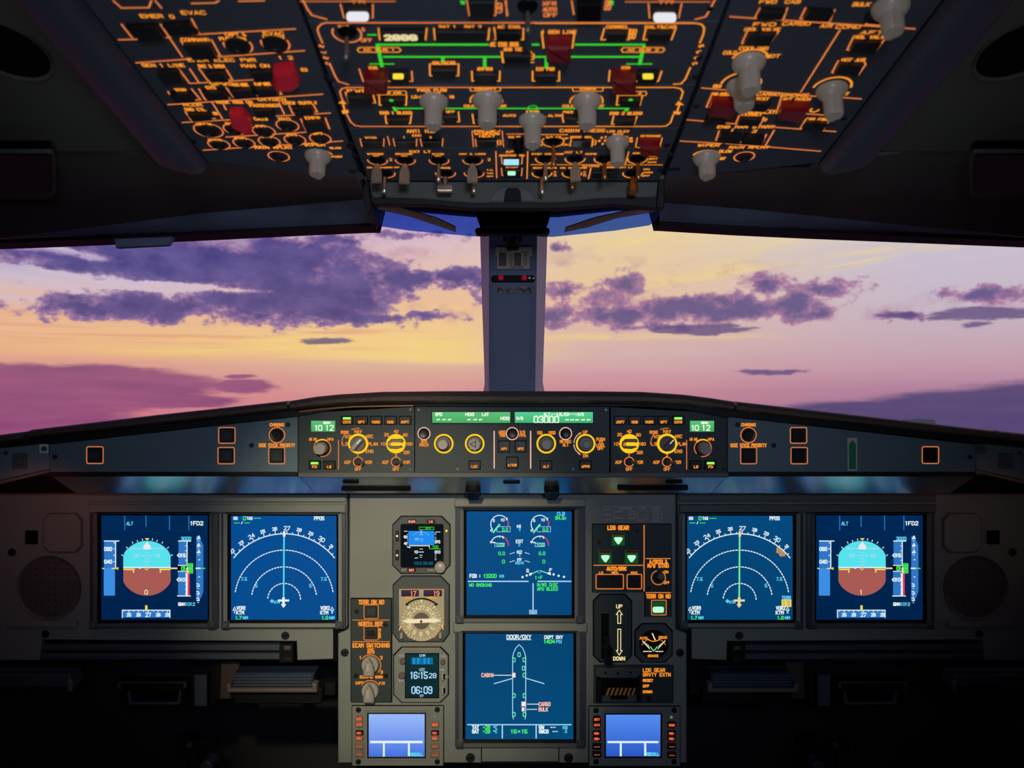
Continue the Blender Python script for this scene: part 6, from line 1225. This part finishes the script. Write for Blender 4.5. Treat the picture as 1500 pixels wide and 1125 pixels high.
# --- centre: lights and signs
t = oface('lights_and_signs_panel', 'front centre overhead row of toggle switches for lights and signs', XL, XR, 216.5, 265, z=ZE)
l = t.ink('line', name='outline'); a = t.ink('amber')
a.text('EXT LT', 628, 507, w=150, hh=18, sw=8, h=HO)
for s_, x, y in (('STROBE', 300, 524), ('BEACON', 508, 524), ('WING', 758, 524), ('NAV & LOGO', 1010, 524)): a.text(s_, x, y, w=18*len(s_)+10, hh=12, sw=6, h=HO)
for x in (303, 510, 758): a.text('ON', x, 538, w=40, hh=9, sw=5, h=HO)
a.text('RWY TURN OFF', 320, 624, w=160, hh=10, sw=5, h=HO); a.text('LAND', 360, 636, w=10, h=HO) if 0 else a.text('L.LAND OFF', 415, 622, w=120, hh=9, sw=5, h=HO); a.text('NOSE', 815, 626, w=66, hh=12, sw=6, h=HO); a.text('2', 412, 565, hh=22, sw=7, h=HO); a.text('2', 1132, 565, hh=22, sw=7, h=HO)
for s_, y in (('T.O.', 642), ('TAXI', 665), ('OFF', 688)): a.text(s_, 1140, y, w=48, hh=10, sw=5, h=HO)
tg = [(315, 570), (518, 570), (765, 570), (1012, 570), (370, 665), (812, 665), (1022, 665)]
for x, y in tg: l.arc(x, y, 72, 85, 275, 9, HO)
for (x, y), (k_, L) in zip(tg, (('paddle', .024), ('paddle', .025), ('thin', .021), ('paddle', .024), ('thin', .020), ('block', .015), ('thin', .020))): toggle(t, x, y, k_, L)
l.line([(1182, 505), (1188, 700)], 9, HO); l.line([(1416, 505), (1410, 705)], 9, HO); a.text('APU', 1300, 508, w=90, hh=18, sw=7, h=HO); a.text('MASTER SW', 1300, 535, w=180, hh=14, sw=7, h=HO)
l.line([(1222, 545), (1228, 596), (1372, 596), (1376, 545)], 9, HO); l.line([(1222, 628), (1228, 682), (1370, 682), (1374, 628)], 8, HO); a.text('START', 1300, 622, w=86, hh=10, sw=5, h=HO)
o = obtn(t, [(1235, 545), (1362, 545), (1362, 588), (1238, 588)], h=.003); t.part('lit_legend', 'lamp_blue', lambda b: b.rect(1240, 546, 1350, 582, .003, .004), o, 'pale blue lit legend')
o = obtn(t, [(1238, 630), (1362, 630), (1362, 676), (1240, 676)], h=.003); t.part('lit_legend', 'lamp_green', lambda b: b.rect(1268, 634, 1326, 658, .003, .004, 0, 6), o, 'small green lit legend')
t.z = ZF; b = t.b()
for s_, x, y, w_ in (('STBY COMPASS', 310, 524, 230), ('INT LT', 500, 512, 130), ('DOME', 630, 524, 80), ('ANN LT', 990, 518, 110), ('TEST', 1085, 538, 70), ('BRT', 1085, 560, 60), ('DIM', 1075, 584, 56), ('SEAT BELTS', 290, 626, 170), ('NO SMOKING', 500, 626, 190), ('SIGNS', 628, 612, 120), ('EMER EXIT LT', 840, 622, 185), ('ON', 1035, 636, 40), ('ARM', 1045, 660, 66), ('OFF', 1030, 684, 54)): b.text(s_, x, y, w=w_, hh=12 if s_ not in ('INT LT', 'SIGNS') else 18, sw=6, h=HO)
tg = [(295, 560), (512, 560), (725, 560), (970, 560), (270, 665), (490, 665), (935, 665)]
for x, y in tg: b.arc(x, y, 72, 85, 275, 9, HO)
for x in (365, 582): b.circ(x, 655, 8, 5, HO); b.line([(x-8, 688), (x-4, 668), (x+4, 668), (x+8, 688)], 6, HO)
b.line([(165, 505), (160, 705)], 8, HO); b.line([(190, 602), (1150, 604)], 8, HO); b.line([(905, 508), (880, 598)], 8, HO); b.line([(628, 628), (610, 705)], 9, HO); b.build('lettering', 'amber', t.e, smooth=None)['kind'] = 'stuff'
for (x, y), (k_, L, m_) in zip(tg, (('thin', .021, 'steel'), ('paddle', .024, 'steel'), ('thin', .020, 'brass'), ('thin', .020, 'brass'), ('thin', .021, 'steel'), ('thin', .016, 'brass'), ('fat', .022, 'brass'))): toggle(t, x, y, k_, L, 0, m_)
obtn(t, [(645, 645), (780, 642), (765, 682), (635, 682)], h=.003); t.done()
screws(t, [(512, 232-18), (520, 228), (516, 250), (531, 250), (977, 212), (982, 226), (968, 248), (992, 247)])
# --- left column
t = oface('left_overhead_panel', 'left overhead panel with round call buttons and red guards', 122, 436, -150, 246, z=ZA, bottom=[(530, 263), (470, 256), (297, 236)])
def f(b): pass
l = t.ink('line', name='outline'); a = t.ink('ambero')
for pts in ([(60, 0), (105, 40), (255, 38), (270, 0)], [(290, 0), (325, 40)], [(490, 15), (620, 12), (640, 0)], [(750, 3), (890, 0)], [(90, 215), (200, 212)], [(105, 130), (165, 205)], [(285, 208), (375, 200)], [(320, 130), (370, 205), (440, 310)], [(480, 188), (1060, 155)], [(490, 100), (530, 175)], [(430, 218), (480, 295)],
            [(600, 215), (645, 298)], [(515, 305), (650, 300)], [(185, 342), (1110, 275)], [(415, 368), (480, 455), (955, 428)], [(480, 375), (530, 450)], [(530, 372), (580, 440), (715, 434), (682, 380)], [(360, 572), (1210, 514)], [(360, 500), (400, 552), (530, 545)], [(490, 485), (540, 545)], [(530, 485), (565, 545), (700, 535)], [(680, 478), (720, 530), (985, 515), (950, 462)],
            [(455, 610), (490, 658), (620, 648)], [(600, 555), (660, 650)], [(440, 670), (700, 655)], [(850, 640), (1252, 618)], [(970, 560), (1000, 625)], [(1025, 575), (1045, 620), (1180, 610), (1160, 575)], [(1090, 650), (1120, 715)], [(1225, 645), (1248, 705)], [(680, 750), (1140, 722)], [(555, 822), (1318, 772)], [(665, 570), (680, 600)]):
    l.line(pts, 9, HO)
for x, y, r in ((745, 245, 76), (950, 235, 76), (583, 713, 76), (728, 705, 60), (887, 718, 60), (1017, 686, 60), (640, 790, 57), (778, 782, 57), (917, 774, 57), (1058, 765, 57), (1197, 758, 57), (969, 856, 56)):
    l.arc(x, y, r, 70, 290, 9, HO, n=20) if r == 76 and x > 600 else l.circ(x, y, r, 7, HO)
    t.part('round_button', 'key', lambda b: b.lathe(x, y, [(r/3.75*.00049, 0), (r/3.75*.00047, .0024), (r/3.75*.0003, .0026), (r/3.75*.00026, .0018)], 20))
for s_, x, y, w_, r_ in (('EMER', 270, 85, 120, 0), ('O', 382, 88, 20, 0), ('EVAC', 500, 66, 130, 0), ('COMMAND', 510, 215, 150, 0), ('CAPT &', 730, 185, 110, 0), ('PURS/ON', 715, 210, 140, 0), ('EVAC', 940, 180, 110, 0), ('HORN', 940, 200, 110, 0), ('GEN 1 LINE', 335, 355, 230, 0), ('EMER ELEC PWR', 655, 326, 370, 0), ('RAT & EMER', 600, 360, 140, 0), ('MAN ON', 840, 358, 150, 0), ('1 2', 1008, 314, 70, 0), ('GPWS', 655, 458, 120, 0), ('G/S MODE', 760, 462, 80, 0), ('FLAP MODE', 880, 458, 86, 0), ('SYS', 595, 478, 50, 0),
                        ('TERR', 430, 492, 60, 0), ('RCDR', 495, 572, 100, 0), ('GND CTL', 510, 598, 110, 0), ('MASK MAN ON', 725, 558, 195, 0), ('OXYGEN', 930, 543, 150, 0), ('PASSENGER', 890, 576, 160, 0), ('CREW SUPPLY', 1085, 562, 185, 0), ('CALLS', 870, 650, 70, 0), ('EMER', 1155, 645, 80, 0), ('MECH', 558, 680, 74, 0), ('ALL', 700, 676, 50, 0), ('FWD', 870, 692, 46, 0), ('MID', 1000, 650, 60, 0), ('PURS', 620, 768, 66, 0), ('FWD', 760, 758, 58, 0), ('MID', 903, 748, 46, 0), ('EXIT', 1042, 740, 54, 0), ('AFT', 1185, 732, 48, 0), ('8', 1108, 380, 30, 0), ('ON', 620, 620, 20, 0)):
    a.text(s_, x, y, w=w_, hh=16, sw=7, h=HO)
a.text('RAIN RPLNT', 940, 806, w=205, hh=18, sw=8, h=HO); a.text('WIPER', 1165, 792, w=110, hh=16, sw=8, h=HO); a.text('SLOW', 1280, 810, w=60, hh=10, sw=6, h=HO); a.text('FAST', 1290, 858, w=56, hh=10, sw=6, h=HO); l.arc(1190, 858, 82, -30, 70, 9, HO)
for p in ([(130, 125), (290, 120), (350, 200), (210, 205)], [(330, 120), (480, 108), (530, 165), (380, 175)], [(445, 228), (590, 222), (635, 300), (500, 308)], [(810, 378), (940, 370), (960, 420), (840, 430)], [(300, 378), (420, 370), (450, 430), (340, 438)], [(372, 500), (480, 495), (512, 540), (405, 545)], [(550, 490), (668, 484), (695, 525), (580, 532)], [(700, 480), (830, 473), (850, 515), (730, 522)], [(840, 470), (945, 465), (972, 508), (860, 515)],
          [(470, 612), (585, 606), (605, 640), (500, 648)], [(565, 385), (665, 378), (695, 425), (600, 430)], [(830, 590), (935, 585), (955, 620), (850, 628)], [(1045, 578), (1150, 572), (1165, 605), (1060, 612)], [(1100, 655), (1220, 648), (1240, 700), (1125, 710)]): obtn(t, p, 'key')
o = t.part('switch_guard', 'guardfab', lambda b: b.prism([(940, 350), (1050, 335), (1085, 430), (1050, 455), (965, 455), (940, 430)], 0, .010, .003), label='bright red flip-up guard')
o = t.part('switch_guard', 'guardfab', lambda b: b.prism([(700, 590), (770, 585), (815, 630), (825, 690), (790, 705), (760, 680), (715, 660)], 0, .010, .003), label='bright red flip-up guard')
rotary(t, 1185, 848, 72, .022); t.done(); screws(t, [(235, 0+108), (283, 206), (478, 112), (514, 211)])
# --- right column
t = oface('right_overhead_panel', 'right overhead panel with air conditioning knobs and ventilation switches', 1069, 1380, -150, 243, z=ZD, bottom=[(1205, 238), (1040, 255), (974, 263)])
l = t.ink('line', name='outline'); a = t.ink('ambero')
for pts in ([(335, 88), (1350, 155)], [(500, 40), (470, 95), (630, 98), (650, 40)], [(750, 40), (720, 100), (880, 118), (910, 50)], [(1110, 100), (1080, 130), (1210, 140)], [(940, 160), (722, 505)], [(430, 165), (400, 235), (550, 240), (605, 165)], [(1010, 205), (978, 270), (1130, 285), (1185, 210)], [(930, 330), (895, 395), (1040, 408), (1080, 350), (1070, 330)], [(180, 480), (320, 492)], [(490, 498), (830, 528)], [(950, 532), (1055, 540)],
            [(235, 515), (205, 585), (350, 592), (365, 570)], [(370, 592), (600, 605)], [(620, 520), (595, 600)], [(735, 595), (728, 620), (918, 634)], [(100, 655), (370, 678)], [(385, 632), (365, 678), (500, 682), (520, 640)], [(500, 690), (915, 720)], [(750, 655), (722, 700), (848, 708), (882, 655)], [(62, 772), (290, 785)], [(275, 715), (258, 768), (510, 785), (535, 735)], [(578, 712), (530, 795)], [(310, 785), (832, 828)]): l.line(pts, 9, HO)
for s_, x, y, w_ in (('COND', 560, 20, 0), ('FWD', 545, 5, 90), ('CAB', 680, 5, 80), ('AIR COND', 690, 126, 0), ('FWD', 525, 130, 120), ('ISOL VALVE', 512, 158, 195), ('CARGO', 700, 126, 150), ('AIR', 865, 138, 60), ('COND', 985, 143, 130), ('AFT', 1115, 175, 120), ('ISOL VALVE', 1105, 200, 190), ('BULK', 1058, 20, 90), ('COLD', 335, 286, 70), ('HOT', 570, 304, 76), ('COOLING', 465, 262, 155), ('HOT AIR', 1012, 326, 125), ('CARGO', 545, 514, 120), ('SMOKE', 690, 520, 150), ('FWD DISCH', 285, 514, 100), ('TEST', 512, 540, 70), ('AFT DISCH', 700, 542, 150),
                    ('VENTILATION', 535, 614, 200), ('BLOWER', 268, 616, 85), ('EXTRACT', 455, 626, 110), ('CAB FANS', 818, 652, 130), ('8', 525, 655, 20), ('ENG MAN START', 422, 694, 310), ('WIPER', 218, 795, 115), ('RAIN RPLNT', 440, 806, 215), ('SLOW', 310, 828, 66), ('FAST', 285, 868, 46), ('COLD', 265, 470, 40), ('HOT', 965, 512, 40), ('1', 350, 712, 10), ('2', 470, 718, 20)):
    if w_: a.text(s_, x, y, w=w_, hh=16 if len(s_) < 10 else 15, sw=7, h=HO)
a.arc(440, 330, 100, -75, 75, 12, HO); a.arc(400, 460, 115, -85, -20, 12, HO); a.arc(400, 460, 100, 60, 100, 12, HO); a.arc(893, 480, 102, -85, 85, 12, HO); a.arc(800, 600, 22, 90, 300, 10, HO); a.arc(200, 860, 76, -70, 90, 9, HO); l.circ(413, 858, 54, 8, HO)
t.part('round_button', 'key', lambda b: b.lathe(413, 858, [(.0072, 0), (.007, .0024), (.0045, .0026), (.004, .0018)], 20))
for p in ([(505, 35), (640, 40), (615, 85), (480, 80)], [(765, 35), (905, 45), (875, 95), (735, 88)], [(440, 165), (590, 165), (545, 230), (410, 225)], [(1020, 208), (1165, 215), (1125, 275), (990, 262)], [(940, 332), (1065, 340), (1035, 395), (905, 385)], [(215, 625), (325, 628), (305, 665), (190, 660)], [(395, 632), (510, 640), (490, 672), (375, 668)], [(755, 655), (870, 662), (842, 698), (728, 690)], [(285, 718), (400, 728), (385, 772), (262, 762)], [(415, 728), (525, 738), (508, 780), (395, 772)], [(455, 545), (560, 550), (530, 592), (430, 588)], [(1090, 60), (1200, 70), (1180, 110), (1070, 100)]): obtn(t, p, 'key')
t.part('switch_guard', 'guard', lambda b: b.prism([(235, 520), (385, 528), (350, 610), (215, 585)], 0, .010, .002), label='dark red flip-up guard'); t.part('switch_guard', 'guard', lambda b: b.prism([(620, 545), (770, 550), (715, 630), (595, 605)], 0, .010, .002), label='dark red flip-up guard')
rotary(t, 437, 335, 92, .027); rotary(t, 405, 462, 90, .022); rotary(t, 893, 485, 84, .026); rotary(t, 205, 858, 74, .022); rotary(t, 1215, 30, 100, .022); t.done(); screws(t, [(1020, 155), (1236, 173), (984, 247), (1040, 12)])
# front lip of the centre section, with a small dark recess
LPn = Plane((0, CAM.y+.856, 1.25), (1, 0, 0), (0, 0, 1))
t = T('overhead_front_lip', 'grey-green front edge of the overhead panel with a dark half-round recess', 'trim', LPn, 752, 282)
t.part('lip_face', 'liner', lambda b: b.prism([(538, 264), (966, 264), (962, 291), (880, 292), (820, 298), (690, 299), (620, 292), (545, 290)], -.02, -.001, .0015))
t.part('lower_seal', 'gasket', lambda b: b.prism([(538, 288), (545, 290), (620, 292), (690, 298), (820, 297), (880, 291), (962, 289), (968, 300), (960, 306), (900, 300), (820, 306), (690, 306), (620, 300), (548, 300)], -.012, .002, .0008))
t.part('recess_rim', 'panel_dark', lambda b: b.prism([(718, 295), (722, 286), (730, 278), (740, 274), (762, 274), (772, 278), (780, 286), (784, 295)], -.001, .0012, .0004))
t.part('recess', 'black', lambda b: b.prism([(738, 296), (740, 280), (744, 276), (758, 276), (762, 280), (764, 296)], .0012, .003, .0004))
t.part('end_block', 'gasket', lambda b: b.prism([(528, 262), (540, 262), (546, 305), (540, 320), (532, 290)], -.01, .004, .001)); t.part('end_block', 'gasket', lambda b: b.prism([(964, 262), (973, 262), (972, 306), (960, 306)], -.01, .004, .001))
# side ceiling fields with round hatch, and rectangular recesses
for s_ in (0, 1):
    m_ = (lambda x: x) if not s_ else (lambda x: 1502-x); nm = 'left' if not s_ else 'right'
    QP = Plane(OP.o-OP.n*.03, OP.u, OP.v)
    t = T('side_ceiling_panel', 'dark ceiling panel outside the %s overhead bezel with a round hollow' % nm, 'ceiling panel', QP, m_(100), 120)
    t.part('panel_sheet', 'liner', lambda b: b.prism([(m_(vx(60, 0, -190)), -190), (m_(-900), -190), (m_(-420), 222), (m_(vx(50, 0, 222)), 222)], -.004, 0, .001))
    c0 = m_(8) if not s_ else m_(6)
    t.part('hollow_rim', 'liner', lambda b: (lambda c: b.ringL([(c[0]+.034*math.cos(q*math.pi/24), c[1]+.042*math.sin(q*math.pi/24)) for q in range(48)], [(c[0]+.031*math.cos(q*math.pi/24), c[1]+.039*math.sin(q*math.pi/24)) for q in range(48)], 0, .003, .001))(b.P(c0, 72)))
    t.part('round_hollow', 'black', lambda b: (lambda c: b.prismL([(c[0]+.031*math.cos(q*math.pi/24), c[1]+.039*math.sin(q*math.pi/24)) for q in range(48)], 0, .001))(b.P(c0, 72)), label='black round hollow')
    RP = Plane((m_(30)/1000-.75, CAM.y+.827, CAM.z+.2312), (1, 0, 0), (0, -.158, .0085))
    t = T('ceiling_hand_hold', 'black rounded rectangular recess in the %s ceiling liner' % nm, 'recess', RP, m_(20), 253)
    t.part('rim', 'liner', lambda b: b.ring([(m_(p[0]), p[1]) for p in rr(-70, 221, 82, 288, 10, 4)], [(m_(p[0]), p[1]) for p in rr(-60, 226, 75, 280, 7, 4)], -.002, .0025, -.001)); t.part('recess', 'black', lambda b: b.prism([(m_(p[0]), p[1]) for p in rr(-60, 226, 75, 280, 7, 4)], -.02, .0005), label='black recess')
t = T('window_latch', 'small blue-grey tab hanging below the left ceiling liner', 'tab', HP, 210, 355)
t.part('tab', 'liner_blue', lambda b: b.prism([(168, 350), (252, 347), (246, 359), (170, 363)], -.01, .002, .001))
t = T('ledge_block', 'pale little block on top of the right glareshield rim', 'block', Plane((0, .0, 1.25), (1, 0, 0), (0, 0, 1)), 1350, 617)
t.part('block', 'post_side', lambda b: b.prism([(1328, 622), (1332, 615), (1345, 613.5), (1370, 615), (1374, 625)], -.02, 0, .001)); t.part('base_strip', 'panel_dark', lambda b: b.rect(1328, 622, 1376, 640, -.02, .002))
